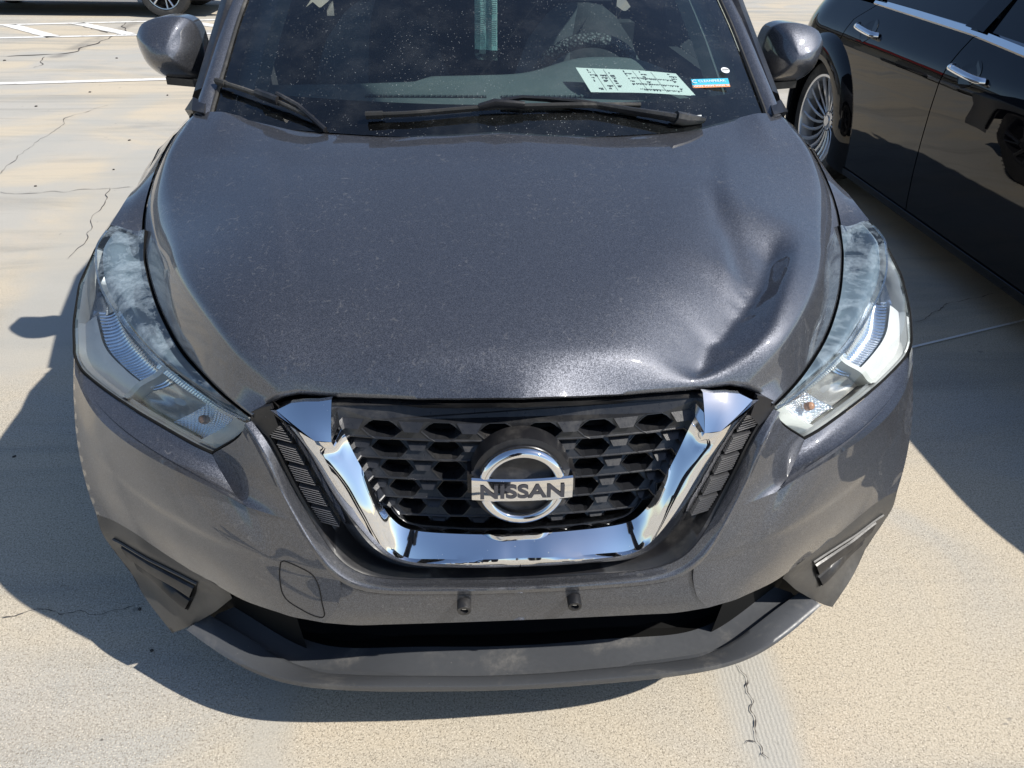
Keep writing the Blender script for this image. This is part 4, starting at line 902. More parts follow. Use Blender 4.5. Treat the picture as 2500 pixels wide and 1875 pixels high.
for x0, x1 in ((-.342,-.014), (.028,.275)):
    m = MB(); m.box(((x0+x1)/2, 1.222, 1.0358), (x1-x0, .024, .003)); v_ = cb(m, 'defroster_vent', VOID, dash, smooth=False); v_.parent = dash
    m = MB(); k = int((x1-x0)/.0145)
    for i in range(k+1): m.box((x0+.003+i*.0145, 1.222, 1.0385), (.0035,.020,.006))
    m.box(((x0+x1)/2, 1.222, 1.039), (x1-x0-.002, .0016, .004)); f_ = cb(m, 'vent_fin', DASH, dash, smooth=False); f_['kind'] = 'stuff'
# steering wheel
WMAT = mat('knobbly_wheel_cover', (.09,.10,.10), .75)
t = NT(WMAT); vv = t.vor(t.co(), 95); t.set(t.b.inputs['Base Color'], t.mix(t.ramp(vv, .3, .55), (.13,.14,.14), (.02,.022,.024))); t.set(t.b.inputs['Normal'], t.bump(vv, .9, -.006))
wc = V((.350,1.80,.945)); ta = math.radians(25); e1 = V((1,0,0)); e2 = V((0,-math.sin(ta),math.cos(ta)))
sw = bpy.data.objects.new('steering_wheel', None); COL.objects.link(sw); sw.parent = car; sw.empty_display_size = .1
m = MB(); rws = []
for i in range(72):
    a = 2*math.pi*i/72; d = e1*math.cos(a)+e2*math.sin(a); nrm = e1.cross(e2); rws.append([wc+d*(.178+.023*math.cos(b))+nrm*.023*math.sin(b) for b in [2*math.pi*k/14 for k in range(14)]])
m.grid(rws, close=True, close_rows=True); cb(m, 'wheel_rim_cover', WMAT, sw)
m = MB(); m.lathe(wc, e1.cross(e2), [(.0001,-.01),(.05,-.005),(.06,.02)], 24); m.tube([wc-e1*.17, wc, wc+e1*.17], (.02,.008), 6); m.tube([wc, wc-e2*.17], (.02,.008), 6); cb(m, 'wheel_hub', RUBBER, sw)
# seats: backrest slabs with pale bolster
def seat(cx, name_):
    s_ = bpy.data.objects.new('seat', None); COL.objects.link(s_); s_.parent = car
    def sec(w, z, y, k0, k1, d=0): return [V((cx+w*(-1+2*(k0+(k1-k0)*i/8)), y-.06*math.cos(math.pi*.5*(-1+2*(k0+(k1-k0)*i/8)))-d, z)) for i in range(9)]
    prof_ = [(.26,.55,2.05),(.265,.75,2.10),(.25,.92,2.14),(.20,1.04,2.17),(.13,1.125,2.19),(.085,1.155,2.21),(.07,1.165,2.26)]
    for k0, k1, mt, nm in ((0,.40,FABRIC,'seat_bolster'),(.40,1,FABRICD,'seat_centre')):
        m = MB(); m.grid([sec(w, z, y, k0, k1) for w, z, y in prof_]); cb(m, nm, mt, s_)
    m = MB(); m.box((cx, 2.24, .80), (.42,.10,.6)); m.box((cx, 1.95, .50), (.5,.5,.16)); m.box((cx+.0, 2.26, 1.24), (.24,.10,.14)); cb(m, 'seat_base', FABRICD, s_)
seat(.375, 'driver'); seat(-.375, 'passenger')
m = MB(); m.box((0, 3.0, .85), (1.3,.15,.6)); m.box((0,2.2,.42),(1.5,2.4,.1)); m.box((0,1.5,.72),(1.4,.12,.5)); m.box((0,2.7,1.535),(1.15,1.8,.02)); cb(m, 'cabin_floor', FABRICD)
for y0, y1 in ((1.15,2.3),(2.36,3.4)): m = MB(); m.box((.775, (y0+y1)/2, .80), (.04, y1-y0, .40)); pair(m, 'door_trim', FABRICD, smooth=False)
m = MB(); m.grid([[WS(.99, s/10, -.02) for s in range(0, 9)], [WS(.90, s/10, -.035)+V((0,.02,0)) for s in range(0, 9)], [WS(.87, s/10, -.06)+V((0,.06,0)) for s in range(0, 9)]]); pair(m, 'pillar_trim', DASH)
m = MB(); m.box((0,1.66,1.40),(.20,.03,.055)); m.tube([V((0,1.65,1.43)), V((0,1.68,1.47))], .01, 6); cb(m, 'rear_view_mirror', PLASTIC)
# stickers
def sq(pts, d, name, mt):
    m = MB(); m.face([V(p)+V((0,.0,.0))+V((0,-.44,.9))*d for p in pts]); return cb(m, name, mt, smooth=False)
STK = [V((.504,1.072,1.111)), V((.610,1.099,1.103)), V((.607,1.072,1.091)), V((.504,1.046,1.097))]
STK = [V((.504,1.074,1.112)), V((.606,1.091,1.112)), V((.606,1.061,1.097)), V((.504,1.044,1.097))]
a, b, c_, d_ = STK; k = .70
sq([a, b, b.lerp(c_, k), a.lerp(d_, k)], .0012, 'windshield_sticker', CYAN)['label'] = 'blue and orange windshield sticker reading CLEANFREAK'
sq([a.lerp(d_, k), b.lerp(c_, k), c_, d_], .0012, 'windshield_sticker', ORANGE)
ex = (b-a).normalized(); ez = (a-d_).normalized(); en = ex.cross(ez).normalized(); ez = en.cross(ex)
def surf_text(name, s, size, mt, org, sx=1, off_=0):
    Mx = Matrix((ex, ez, en)).transposed().to_4x4(); Mx.translation = org-OFF
    return textmesh(name, s, size, mt, car, Mx, .0002, off_, sx)
if en.z < 0: en = -en
surf_text('sticker_lettering', 'CLEANFREAK', .0125, WSTK, (a+b)/2*.68+(c_+d_)/2*.32+V((.004,-.0012,.0024)), 1.0)
surf_text('sticker_lettering', 'C', .018, WSTK, a*.93+b*.07+(d_-a)*.35+V((0,-.0012,.0024)))
bpx = [a.lerp(b, t_/24).lerp(d_.lerp(c_, t_/24), .86)+V((0,-.0011,.0022)) for t_ in range(1, 24)]
m = MB()
for i, p in enumerate(bpx):
    if i % 7 != 6: m.face([p-ex*.0014-ez*.002, p+ex*.0012-ez*.002, p+ex*.0012+ez*.002, p-ex*.0014+ez*.002])
cb(m, 'sticker_print', WSTK, smooth=False)
m = MB(); cc = V((.607,1.123,1.1265)); m.face([cc+ex*.0115*math.cos(q)+ez*.0115*math.sin(q) for q in [2*math.pi*i/24 for i in range(24)]]); cb(m, 'round_sticker', WSTK, smooth=False)
m = MB(); m.face([cc+V((0,-.0004,.0008))+ex*x_+ez*z_ for x_, z_ in ((-.009,-.001),(.009,-.001),(.009,.002),(-.009,.002))]); cb(m, 'sticker_print', INK, smooth=False)
m = MB(); p0 = WS(.462/.685, .002, .0015); 
for i in range(16): q = WS((.464+.0028*i)/.685, .003, .0015); m.face([q-V((.0011,.002,.001)), q+V((.0011,-.002,-.001)), q+V((.0011,.002,.001)), q+V((-.0011,.002,.001))])
cb(m, 'number_strip', WSTK, smooth=False)
# ---- wipers
wp = bpy.data.objects.new('wiper', None); COL.objects.link(wp); wp.parent = car
wp2 = bpy.data.objects.new('wiper', None); COL.objects.link(wp2); wp2.parent = car
L9 = [V(p)+V((0,-.008,.016)) for p in ((-.683,1.087,1.084),(-.61,1.036,1.076),(-.54,.985,1.066),(-.485,.947,1.055),(-.43,.912,1.040))]
m = MB(); m.tube(rs(L9, 20), (.0055,.008), 8); cb(m, 'wiper_blade', RUBBER, wp)
m = MB(); m.tube([L9[0]-V((.004,-.003,0)), L9[0].lerp(L9[1], .3)], (.008,.011), 8); cb(m, 'blade_cap', RUBBER, wp); m = MB(); m.tube([L9[1].lerp(L9[2], .55)+V((0,-.004,.004)), L9[2].lerp(L9[3], .45)+V((0,-.002,.004))], (.010,.014), 8); cb(m, 'wiper_adapter', PLASTIC, wp); m = MB(); m.tube([L9[2]+V((.02,-.006,.012)), L9[3]+V((.02,-.01,.006)), V((-.40,.875,1.036))], (.006,.008), 8); cb(m, 'wiper_arm', PLASTIC, wp)
R9 = [V(p)+V((0,-.006,.014)) for p in ((-.301,.893,1.052),(-.20,.885,1.058),(-.023,.895,1.070),(.063,.900,1.072),(.20,.912,1.072),(.345,.93,1.068))]
m = MB(); m.tube(rs(R9, 30), (.0055,.0085), 8); cb(m, 'wiper_blade', RUBBER, wp2)
m = MB(); m.tube([R9[0]-V((.004,0,0)), R9[0].lerp(R9[1], .35)], (.008,.011), 8); cb(m, 'blade_cap', RUBBER, wp2); m = MB(); m.tube([R9[2]+V((-.02,0,0)), R9[2].lerp(R9[3], .2)+V((0,0,.008)), R9[3]+V((.0,0,.002))], [(.008,.010),(.010,.015),(.008,.011)], 10); cb(m, 'wiper_adapter', PLASTIC, wp2); m = MB()
m.tube([V((.01,.915,1.094)), V((.06,.918,1.100)), V((.118,.922,1.096)), V((.20,.915,1.090)), V((.33,.905,1.072)), V((.428,.898,1.060))], [(.005,.005),(.005,.008),(.005,.009),(.006,.011),(.007,.013),(.009,.014)], 8); m.tube([V((.426,.897,1.060)), V((.455,.905,1.054)), V((.505,.925,1.046))], [(.014,.02),(.014,.018),(.006,.012)], 8); cb(m, 'wiper_arm', PLASTIC, wp2)
# ---- door mirrors
om = [V(p) for p in ((.957,1.368,1.157),(.940,1.378,1.184),(.895,1.376,1.200),(.837,1.374,1.202),(.812,1.392,1.185),(.802,1.40,1.13),(.806,1.40,1.078),(.816,1.392,1.054),(.86,1.388,1.050),(.912,1.386,1.056),(.948,1.382,1.085),(.958,1.374,1.125),(.957,1.368,1.157))]
om = [V((.80+(p.x-.80)*1.05, p.y, 1.125+(p.z-1.125)*1.06)) for p in om]; lo_ = rs(om, 49)[:-1]; mc = V((.876,1.37,1.132)); m = MB(); rws = []
for j in range(14):
    r = math.sin(math.pi/2*j/13)*1.0; h = (1-r**2.6)
    ring = []
    for p in lo_:
        q = mc.lerp(p, r**.92); up_k = sm(-.02, .05, q.z-1.125+.10*(q.x-.88)); q.y = p.y*r+mc.y*(1-r)-.062*h*(1-.35*up_k)-.010*h; ring.append(q)
    rws.append(ring)
rws += [[p+V((-.0,.015,0)) for p in lo_], [V((mc.x+(p.x-mc.x)*.97, p.y+.075, mc.z+(p.z-mc.z)*.97)) for p in lo_], [V((mc.x+(p.x-mc.x)*.88, p.y+.075, mc.z+(p.z-mc.z)*.88)) for p in lo_]]
m.grid(rws, close=True)
mir = [bpy.data.objects.new('door_mirror', None) for _ in range(2)]
for h in mir: COL.objects.link(h); h.parent = car; h.empty_display_size = .1
pair(m, 'mirror_shell', PAINT, mir, sharp=60)
m = MB(); m.box((.875,1.455,1.128),(.12,.004,.11)); pair(m, 'mirror_glass', CHROME, mir, smooth=False)
m = MB(); m.prism([V((.912,1.372,1.053)), V((.915,1.45,1.053)), V((.80,1.49,1.030)), V((.775,1.44,1.020)), V((.79,1.395,1.030)), V((.84,1.375,1.046))], (0,0,-.020)); pair(m, 'mirror_arm', PLASTIC, mir, smooth=False)
# ---- wheels
def wheel(parent, c, side, R, rr_, w, nsp, kind, mt, tint=None):
    """c: centre of the outer face plane; side: +1 faces +x, -1 faces -x"""
    wh = bpy.data.objects.new('wheel', None); COL.objects.link(wh); wh.parent = parent
    ax = V((side, 0, 0)); c = V(c)
    po = parent.matrix_world.translation.copy() if False else V(parent.location)
    def put(mb, nm, mts, **k):
        mb.v = [tuple(V(p)-po) for p in mb.v]; return mb.build(nm, mts, wh, **k)
    m = MB(); m.lathe(c, ax, [(rr_,-w*.9),(R*.93,-w*.95),(R,-w*.8),(R,-w*.12),(R*.985,-.012),(R*.95,0),(R*.86,.002),(rr_*1.04,-.006),(rr_,-.012)], 64)
    for k in range(72):
        a = 2*math.pi*k/72; d = V((0, math.cos(a), math.sin(a))); tt = V((0, -math.sin(a), math.cos(a)))
        for o_a in (-.12, -.42, -.72): 
            p = c+d*(R+.001)+ax*(w*(o_a)); m.face([p+ax*.02+tt*.006, p-ax*.02+tt*.002, p-ax*.02-tt*.004, p+ax*.02-tt*.002])
    put(m, 'tyre', RUBBER)
    m = MB(); m.lathe(c, ax, [(rr_*1.01,-.010),(rr_,.0),(rr_*.95,-.002),(rr_*.93,-.018),(rr_*.90,-w*.6)], 64); put(m, 'rim', mt, sharp=30)
    m = MB()
    if kind == 'double':
        for k in range(nsp):
            for s_ in (-1, 1):
                a0 = 2*math.pi*k/nsp+s_*.10; a1 = 2*math.pi*k/nsp+s_*.20
                p0 = c+V((0, math.cos(a0), math.sin(a0)))*.05; p1 = c+V((0, math.cos(a1), math.sin(a1)))*rr_*.95
                m.tube([p0-ax*.012, p0.lerp(p1, .5)-ax*.016, p1-ax*.006], [(.012,.012),(.012,.014),(.013,.017)], 6)
    else:
        for k in range(nsp):
            a0 = 2*math.pi*k/nsp; P_s = []
            for i in range(8):
                u = i/7; a = a0+.30*u*u-(.0); r = .06+(rr_*.95-.06)*u; P_s.append(c+V((0, math.cos(a), math.sin(a)))*r-ax*(.075-.055*u*u))
            m.tube(P_s, [(.008,.0115) for i in range(8)], 6)
    put(m, 'spoke', mt)
    m = MB(); hd = .07 if kind != 'double' else .01; m.lathe(c-ax*hd, ax, [(.0001,.014),(.03,.014),(.034,.006),(.066,.0),(.075,-.02)], 32)
    for k in range(5): a = 2*math.pi*k/5+.3; m.tube([c-ax*(hd+.01)+V((0, math.cos(a), math.sin(a)))*.05, c-ax*(hd-.008)+V((0, math.cos(a), math.sin(a)))*.05], .007, 6)
    put(m, 'hub', mt, sharp=40)
    m = MB(); m.lathe(c, ax, [(.0001,-.11),(rr_*.9,-.11)], 32); put(m, 'brake_backplate', VOID)
    return wh
for y in (.84, 3.46):
    for s_ in (1, -1): wheel(car, (s_*.858, y, .33), s_, .33, .22, .21, 5, 'double', DARKALLOY)
# ================================================================== loose things inside the grey car
m = MB()
pc = [V((.249,1.371,1.08)), V((.528,1.31,1.08)), V((.550,1.160,1.052)), V((.270,1.200,1.052))]
def pz(x, y): return 1.050+.19*max(0, y-1.18-.14*(.28-x))+.0015*math.sin(x*19)
n = 16; PG = [[(pc[0].lerp(pc[1], i/n)).lerp(pc[3].lerp(pc[2], i/n), j/n) for i in range(n+1)] for j in range(n+1)]
for r in PG:
    for p in r: p.z = pz(p.x, p.y)+.002
paper = bpy.data.objects.new('paper_sheet', None)
po = V((.44, 1.32, 1.05))
m.grid(PG); m.v = [tuple(V(p)-po) for p in m.v]; paper = m.build('paper_sheet', PAPER, None, recalc=False); paper.location = po
tag(paper, 'pale printed sheet of paper lying on the dashboard behind the windshield', 'paper')
def pat(u, v):
    i = min(int(u*n), n-1); j = min(int(v*n), n-1); fu, fv = u*n-i, v*n-j
    return PG[j][i].lerp(PG[j][i+1], fu).lerp(PG[j+1][i].lerp(PG[j+1][i+1], fu), fv)+V((0,0,.0008))-po
m = MB()
def blk(u, v, w, h): m.face([pat(u, v), pat(u+w, v), pat(u+w, v+h), pat(u, v+h)])
random.seed(4)
for u in (.10,.20,.30,.46,.62,.90):
    for q in range(8):
        if random.random() < .75:
            v = .06+q*.11
            for k in range(random.randint(1, 5)):
                if u+.016*k < .97: blk(u+.015*k, v, .010, random.choice((.03,.05,.08)))
for v in (.35,.6,.83):
    for k in range(24): blk(.50+.017*k, v, .009, random.choice((.03,.05,.07)))
for u in (.16,.27,.56,.74): blk(u, .05, .003, .88)
m.build('print', INK, paper, False)
# hanging packet
pk = MB(); a0, a1, b0, b1 = V((-.036,1.60,1.40)), V((.030,1.60,1.40)), V((-.037,1.60,1.068)), V((.034,1.60,1.064))
pkc = V((0,1.60,1.25)); PKM = lens_mat('clear_packet', .30, (.72,.84,.84), (.50,.62,.62)); PKL = mat('packet_label', (.34,.46,.46), .4)
rows = [[a0.lerp(a1, i/8).lerp(b0.lerp(b1, i/8), j/12)+V((0,-.006*math.sin(math.pi*i/8*2)**2-.004*math.sin(j*1.1),0)) for i in range(9)] for j in range(13)]
pk.grid(rows); pk.v = [tuple(V(p)-pkc) for p in pk.v]; packet = pk.build('hanging_packet', PKM, None, recalc=False); packet.location = pkc
tag(packet, 'narrow clear plastic packet hanging inside the windshield at its centre', 'packet')
m = MB(); m.grid([[p+V((0,.003,0)) for p in r] for r in rows[:-1]]); m.v = [tuple(V(p)-pkc) for p in m.v]; m.build('packet_label', PKL, packet)
m = MB(); random.seed(2)
for col_ in (-.034, .004):
    z = 1.385
    while z > 1.105:
        if random.random() < .86: m.box((col_+.013, 1.588, z), (.022+.006*random.random(), .0005, .0022))
        z -= .0055
for i in range(9): m.box((-.022+.0022*i, 1.588, 1.092), (.0011,.0005,.014))
m.v = [tuple(V(p)-pkc) for p in m.v]; m.build('packet_print', mat('packet_ink', (.10,.15,.16), .6), packet, False)

# ================================================================== BLACK CAR
bc_ = empty('parked_car', (3.05, 2.25, 0), 'glossy black saloon car with chrome handles parked beside the dented grey car', 'car')
BO = V((3.05, 2.25, 0))
def bb(mb, name, mats, parent=None, **k):
    mb.v = [tuple(V(p)-BO) for p in mb.v]; return mb.build(name, mats, parent or bc_, **k)
def both(mb, name, mats, parents=None, **k):
    f = MB(); f.v = [(6.10-x, y, z) for x, y, z in mb.v]; f.f = [q[::-1] for q in mb.f]; f.m = list(mb.m)
    return bb(mb, name, mats, parents[0] if parents else None, **k), bb(f, name, mats, parents[1] if parents else None, **k)
def itab(T, v):
    if v <= T[0][0]: return T[0][1]
    for a, b in zip(T[:-1], T[1:]):
        if a[0] <= v <= b[0]: return a[1]+(b[1]-a[1])*(v-a[0])/(b[0]-a[0])
    return T[-1][1]
XP = [(.16,2.150),(.20,2.128),(.26,2.118),(.40,2.104),(.55,2.096),(.70,2.093),(.82,2.096),(.87,2.108),(.90,2.121),(.95,2.150),(1.0,2.185),(1.06,2.225)]
def sx_(y, z):
    x = itab(XP, z)+.02*math.sin(max(0, min(1, (z-.16)/.7))*math.pi)*0
    x += .05*sm(3.95, 4.6, y)**1.5*4*.6+.10*sm(.6, -.2, y)*0
    if y > 4.0: x += .30*((y-4.0)/.75)**2.6
    if y < .4: x += .28*((.4-y)/.65)**2.4
    return x
def beltz(y): return itab([(-.25,.86),(1.0,.93),(1.4,.955),(2.19,.990),(2.6,1.012),(3.54,1.030),(4.75,1.035)], y)
def seamR(z): return itab([(.16,3.29),(.21,3.29),(.364,3.31),(.49,3.44),(.60,3.52),(.745,3.66),(.85,3.645),(.92,3.635),(1.06,3.44)], z)
def panel(name, fy0, fy1, ny=30, z0=.17, cut=None, top=None):
    m = MB(); rows = []
    for i in range(41):
        row = []
        for j in range(ny+1):
            k = i/40
            y = None
            zt_ = 1.0
            z = z0+(1.0-z0)*k; y = fy0(z)+(fy1(z)-fy0(z))*j/ny
            zt_ = (top or beltz)(y); z = z0+(zt_-z0)*k
            if cut: z = max(z, cut(y))
            row.append(V((sx_(y, z), y, z)))
        rows.append(row)
    m.grid(rows); m.grid([[r[0] for r in rows], [r[0]+V((.02,.003,0)) for r in rows]]); m.grid([[r[-1] for r in rows], [r[-1]+V((.02,-.003,0)) for r in rows]])
    return both(m, name, BLACKPAINT, sharp=50)
c1 = lambda v: (lambda z: v)
def cutR(y): 
    d = abs(y-3.77); return .345+math.sqrt(max(0, .395**2-d*d)) if d < .395 else 0
def cutF(y):
    d = abs(y-.72); return .345+math.sqrt(max(0, .395**2-d*d)) if d < .395 else 0
fd = panel('front_door', c1(1.42), c1(2.566)); rd = panel('rear_door', c1(2.574), lambda z: seamR(z)-.004)
panel('rear_quarter', lambda z: seamR(z)+.004, c1(4.72), 60, cut=cutR); panel('front_wing', c1(-.22), c1(1.412), 60, cut=cutF)
# backing so gaps read dark
m = MB(); m.box((3.05, 2.1, .55), (1.70, 3.7, .66)); bb(m, 'body_core', VOID, smooth=False)
m = MB(); m.grid([[V((2.122, y, .205)) for y in (1.1, 3.30)], [V((2.135, y, .165)) for y in (1.1, 3.30)], [V((2.19, y, .14)) for y in (1.1, 3.30)]]); m.tube([V((2.122, y, .207)) for y in (1.1,2.2,3.31)], .003, 6); both(m, 'sill', BLACKPAINT)
# flared arches
for cy in (3.77, .72):
    m = MB(); rws = []
    for i in range(49):
        a = math.radians(-22+224*i/48); row = []
        for j in range(13):
            u = j/12; r = .372+.135*u; y, z = cy+r*math.cos(a), .345+r*math.sin(a)
            bul = .050*math.sin(math.pi*min(1, u*1.0+.0)*.5+math.pi*.5*0)*(1-u)**.7*2.0 if False else .046*(1-u**2.2)
            zz = max(.16, z); row.append(V((sx_(min(y, 4.3), min(zz, .99))-bul-.002*(1-u), y, zz)))
        rws.append(row)
    m.grid(rws); m.grid([[r[0] for r in rws], [r[0]+V((.10, 0, 0)) for r in rws]]); both(m, 'flared_arch', BLACKPAINT, sharp=60)
# chrome belt strip, handles
m = MB(); ysb = [1.5+(3.56-1.5)*i/30 for i in range(31)]
m.grid([[V((itab(XP, beltz(y))+.000, y, beltz(y)-.004)) for y in ysb], [V((itab(XP, beltz(y))-.006, y, beltz(y)+.006)) for y in ysb], [V((itab(XP, beltz(y))+.006, y, beltz(y)+.030)) for y in ysb], [V((itab(XP, beltz(y))+.03, y, beltz(y)+.036)) for y in ysb]])
both(m, 'belt_moulding', CHROME, sharp=40)
for pr, (y0, z0), (y1, z1) in ((rd, (3.53,.930), (3.275,.912)), (fd, (2.53,.896), (2.27,.880))):
    yc, zc = (y0+y1)/2, (z0+z1)/2
    m = MB(); loop = []
    for i in range(40):
        a = 2*math.pi*i/40; r = 1+.28*math.cos(2*a)-.0; y = yc+.055*math.cos(a)*1.3; z = zc-.004+.055*math.sin(a)*(1.05-.25*abs(math.cos(a))); loop.append(V((sx_(y, z)-.0025, y, z)))
    m.face(loop); both(m, 'handle_recess', BLACKPAINT, pr, smooth=False)
    m = MB(); P = [V((sx_(y0, z0)-.006, y0, z0)), V((sx_(y0, z0)-.030, y0-.012, z0-.001)), V((sx_(yc, zc)-.040, yc, zc)), V((sx_(y1, z1)-.030, y1+.012, z1+.001)), V((sx_(y1, z1)-.006, y1, z1))]
    m.tube(rs(P, 18), [(.010,.016)]*18, 12); m.tube([P[1]+V((-.004,-.03,0)), P[1]+V((-.004,-.037,0))], (.012,.018), 10); both(m, 'door_handle', CHROME, pr)
# glasshouse
def gl_x(z): return 2.205+(z-1.04)*.62
m = MB(); m.grid([[V((gl_x(1.04), y, beltz(y)+.03)) for y in (1.62,2.1,2.50)], [V((gl_x(1.38), y, z)) for y, z in ((2.02,1.37),(2.2,1.40),(2.50,1.42))]]); m.grid([[V((gl_x(1.04), y, beltz(y)+.03)) for y in (2.64,3.0,3.46)], [V((gl_x(1.40), y, z)) for y, z in ((2.62,1.42),(3.0,1.415),(3.36,1.38))]])
both(m, 'side_window', DGLASS)
m = MB(); m.grid([[V((gl_x(1.02)-.012, y, beltz(y)+.03)) for y in (2.50,2.57,2.64)], [V((gl_x(1.42)-.008, y, 1.425)) for y in (2.49,2.56,2.62)]])
m.grid([[V((gl_x(1.02)-.0, y, beltz(y)+.03)) for y in (3.46,3.7,4.1)], [V((gl_x(1.40)+.0, y, z)) for y, z in ((3.36,1.39),(3.52,1.36),(3.75,1.30))]]); m.tube([V((2.225,1.30,.98)), V((2.35,1.7,1.20)), V((2.42,2.02,1.385)), V((2.435,2.6,1.435)), V((2.43,3.36,1.40)), V((2.46,3.8,1.28))], .03, 6); both(m, 'window_pillar', BLACKPAINT)
m = MB(); m.grid([[V((2.43+(3.67-2.43)*i/10, y, z+.03*math.sin(math.pi*i/10))) for i in range(11)] for y, z in ((1.95,1.39),(2.3,1.44),(2.8,1.45),(3.3,1.42),(3.6,1.38))]); bb(m, 'roof', BLACKPAINT)
m = MB(); m.grid([[V((2.24+(3.86-2.24)*i/10, y-.10*math.sin(math.pi*i/10), z)) for i in range(11)] for y, z in ((1.22,.97),)]+[[V((2.43+(3.67-2.43)*i/10, 1.95, 1.39+.03*math.sin(math.pi*i/10))) for i in range(11)]]); m.grid([[V((2.43+(3.67-2.43)*i/10, 3.6, 1.38+.03*math.sin(math.pi*i/10))) for i in range(11)], [V((2.28+(3.82-2.28)*i/10, 4.12, 1.05)) for i in range(11)]]); bb(m, 'windscreen', DGLASS)
def shelf(y0, y1, zf): 
    rows = []
    for j in range(21):
        y = y0+(y1-y0)*j/20; xa = sx_(y, beltz(y)); rows.append([V((xa+(6.10-2*xa)*i/12, y, beltz(y)+zf*math.sin(math.pi*i/12)**.6)) for i in range(13)])
    return rows
m = MB(); m.grid(shelf(-.22, 1.45, .05)); bb(m, 'bonnet', BLACKPAINT); m = MB(); m.grid(shelf(3.5, 4.72, .03)); bb(m, 'boot_lid', BLACKPAINT)
for yy in (-.22, 4.72):
    m = MB(); xa = sx_(yy, .8); m.grid([[V((sx_(yy, z)+(6.10-2*sx_(yy, z))*i/12, yy+(1 if yy > 0 else -1)*.10*math.sin(math.pi*i/12), z)) for i in range(13)] for z in (.2,.5,.8,beltz(yy))]); bb(m, 'bumper', BLACKPAINT)
POLISH = mat('polished_wheel', (.72,.72,.72), .22, .55)
for y in (.72, 3.77):
    wheel(bc_, (2.132, y, .352), -1, .352, .270, .24, 20, 'multi', POLISH); wheel(bc_, (3.965, y, .352), 1, .352, .268, .24, 20, 'multi', CHROME)
# ================================================================== SILVER CAR far left
sc = empty('parked_car', (-5.3, 11.6, 0), 'silver car seen only as its sill and one wheel, parked across the aisle', 'car')
SO = V((-5.3, 11.6, 0))
def sb(mb, name, mats, **k):
    mb.v = [tuple(V(p)-SO) for p in mb.v]; return mb.build(name, mats, sc, **k)
def cuts(x):
    for cx in (-4.02, -6.72):
        d = abs(x-cx)
        if d < .37: return .33+math.sqrt(.37**2-d*d)
    return .19 if -6.4 < x < -4.35 else .27
for s_, yb0 in ((1, 10.72), (-1, 12.5)):
    m = MB(); rows = []
    for i in range(97):
        x = -7.65+(4.60)*i/96; cz = cuts(x); e = abs((x+5.35)/2.3)**6*.22
        rows.append([V((x, yb0+s_*(e+o), cz+(1.0-cz)*k)) for k, o in ((0,.03),(.12,.0),(.35,-.03),(.6,-.04),(.85,-.02),(1,.05))])
    m.grid(rows); sb(m, 'side_panel', SILVER, sharp=50)
m = MB(); m.grid([[V((x, y, z)) for x, z in ((-7.6,.95),(-6.9,1.0),(-6.2,1.42),(-5.0,1.46),(-4.3,1.0),(-3.1,.85))] for y in (10.86, 12.36)]); m.grid([[V((x, 10.84, z)) for x, z in ((-7.6,.95),(-6.9,1.0),(-6.2,1.42),(-5.0,1.46),(-4.3,1.0),(-3.1,.85))], [V((x, 10.78, 1.0 if x > -7 else .95)) for x in (-7.6,-6.9,-6.2,-5.0,-4.3,-3.1)]]); sb(m, 'roof', SILVER, sharp=30)
m = MB(); m.box((-5.35,11.6,.34),(3.9,1.6,.26)); sb(m, 'underbody', VOID, smooth=False)
def wheel_y(c):
    h = wheel(sc, c, 1, .33, .225, .21, 5, 'double', ALLOY)
    # the wheel was built facing +x; turn it to face the camera
    loc = V(c)-SO; Rz = Matrix.Rotation(math.radians(-90), 4, 'Z'); h.matrix_local = Matrix.Translation(loc)@Rz@Matrix.Translation(-loc); return h
for x in (-4.02, -6.72): wheel_y((x, 10.70, .33)); wheel_y((x, 12.1, .33))
# ================================================================== BUILDING behind the cars (outside the frame, seen in reflections)
bd = empty('building', (-20, 34, 0), 'long pale workshop building with roller doors, seen only as a reflection in the bonnet edge', 'building')
WALL = mat('rendered_wall', (.62,.60,.55), .8); t = NT(WALL); t.set(t.b.inputs['Base Color'], t.mix(t.ramp(t.noise(t.co(), .6, 5), .3, .7), (.66,.64,.58), (.55,.53,.48)))
DOORM = mat('roller_door', (.40,.40,.39), .6); TRIM = mat('dark_trim', (.07,.07,.075), .5); REDM = mat('red_sign', (.4,.03,.03), .5)
m = MB(); m.box((0,0,2.6),(40,8,5.2)); m.build('wall', WALL, bd, False)
m = MB(); m.box((0,-5.0,3.9),(40,2.4,.35)); m.build('canopy', TRIM, bd, False)
m = MB(); m.box((0,0,5.3),(40.6,8.6,.25)); m.build('roof_edge', TRIM, bd, False)
for i in range(7):
    f_ = MB(); f_.box((-16+i*5.2,-4.06,1.7),(3.4,.1,3.4)); o = f_.build('roller_door', DOORM, bd, False)
    s_ = MB()
    for k in range(12): s_.box((-16+i*5.2,-4.13,.2+k*.28),(3.3,.05,.06))
    q_ = s_.build('door_rib', TRIM, o, False); q_['kind'] = 'stuff'
m = MB(); m.box((8,-6.3,4.5),(4,.1,.8)); m.build('sign_board', REDM, bd, False)

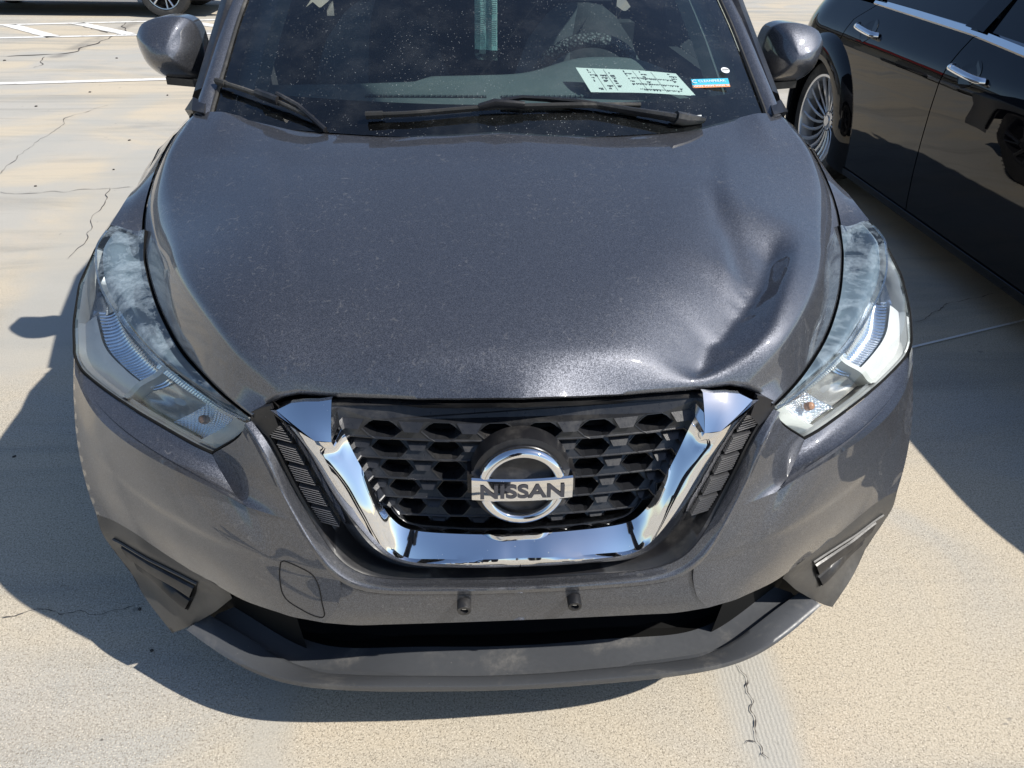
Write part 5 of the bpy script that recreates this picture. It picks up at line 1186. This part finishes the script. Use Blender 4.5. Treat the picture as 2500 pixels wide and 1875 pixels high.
# ================================================================== PHOTOGRAPHER (reflected in the chrome and the bumper)
CLOTH = mat('dark_shirt', (.02,.022,.03), .9); TROU = mat('dark_trousers', (.025,.025,.028), .9); SKIN = mat('skin', (.38,.22,.15), .5); HAIR = mat('dark_hair', (.02,.015,.01), .6); SHOE = mat('shoe', (.03,.03,.03), .6)
pe = empty('person', (-.12, -1.42, 0), 'person in dark clothes holding a phone, seen only reflected in the chrome', 'person')
PO = V((-.12, -1.42, 0))
def skinmesh(name, verts, edges, radii, mt, sub=2):
    me = bpy.data.meshes.new(name); me.from_pydata([tuple(V(v)-PO) for v in verts], edges, []); o = link(name, me, pe, mt, False)
    bm = bmesh.new(); bm.from_mesh(me); bm.verts.layers.skin.verify(); bm.to_mesh(me); bm.free()
    md = o.modifiers.new('Skin', 'SKIN'); md.use_smooth_shade = True
    for i, r in enumerate(radii): me.skin_vertices[0].data[i].radius = r if isinstance(r, tuple) else (r, r)
    me.skin_vertices[0].data[0].use_root = True
    s_ = o.modifiers.new('Sub', 'SUBSURF'); s_.levels = sub; s_.render_levels = sub; return o
X, Y = -.12, -1.42
vb = [(X,Y,.95),(X,Y,1.12),(X,Y+.01,1.30),(X,Y,1.44),(X,Y+.01,1.52),(X,Y+.03,1.62),(X,Y+.03,1.72)]
rb = [(.16,.11),(.15,.10),(.18,.115),(.15,.09),(.055,.055),(.075,.09),(.06,.07)]
eb = [(i, i+1) for i in range(6)]
for s_ in (-1, 1):
    k = len(vb); vb += [(X+s_*.19,Y,1.42),(X+s_*.24,Y+.06,1.20),(X+s_*.13,Y+.32,1.38),(X+s_*.085,Y+.42,1.46)]; rb += [(.065,.06),(.048,.048),(.036,.034),(.026,.03)]
    eb += [(3, k),(k, k+1),(k+1, k+2),(k+2, k+3)]
    k = len(vb); vb += [(X+s_*.10,Y,.88),(X+s_*.11,Y+.02,.50),(X+s_*.12,Y-.02,.10),(X+s_*.13,Y+.12,.045)]; rb += [(.10,.10),(.068,.068),(.045,.05),(.04,.035)]
    eb += [(0, k),(k, k+1),(k+1, k+2),(k+2, k+3)]
skinmesh('body', vb, eb, [(a*1.2, b*1.2) for a, b in rb], CLOTH)
for s_ in (-1, 1):
    hx = X+s_*.085; hb = (hx, Y+.425, 1.465)
    skinmesh('hand', [hb, (hx-s_*.01, Y+.45, 1.49)]+[p for f in range(4) for p in ((hx-s_*.012, Y+.455, 1.475+.018*f), (hx-s_*.03, Y+.47, 1.478+.018*f))]+[(hx-s_*.02, Y+.425, 1.50), (hx-s_*.035, Y+.435, 1.515)], [(0,1)]+[e for f in range(4) for e in ((1, 2+2*f), (2+2*f, 3+2*f))]+[(0,10),(10,11)], [(.026,.026),(.026,.03)]+[(.009,.009)]*8+[(.011,.011)]*2, SKIN)
m = MB(); bm_ = [V((X, Y+.04, 1.665))]; m.lathe(V((X, Y+.02, 1.60)), (0,0,1), [(.001,.185),(.05,.178),(.085,.14),(.094,.09),(.090,.05)], 20); m.v = [tuple(V(p)-PO) for p in m.v]; m.build('hair', HAIR, pe)
m = MB(); m.lathe(V((X, Y+.035, 1.60)), (0,0,1), [(.001,-.055),(.05,-.045),(.075,0),(.083,.06),(.080,.11),(.05,.15),(.001,.16)], 20); m.tube([V((X, Y+.115, 1.63)), V((X, Y+.135, 1.60))], (.010,.012), 6); m.v = [tuple(V(p)-PO) for p in m.v]; m.build('face', SKIN, pe)
ph = MB(); ph.box((0,0,0),(.148,.008,.072)); ph.box((-.055,.005,.018),(.03,.003,.03)); phn = ph.build('phone', mat('phone_body', (.03,.03,.035), .3), None, False); phn.location = (-.075, -.972, 1.500); phn.rotation_euler = (-pitch, 0, -yaw)
tag(phn, 'dark smartphone held up in both hands of the person photographing the car', 'phone')
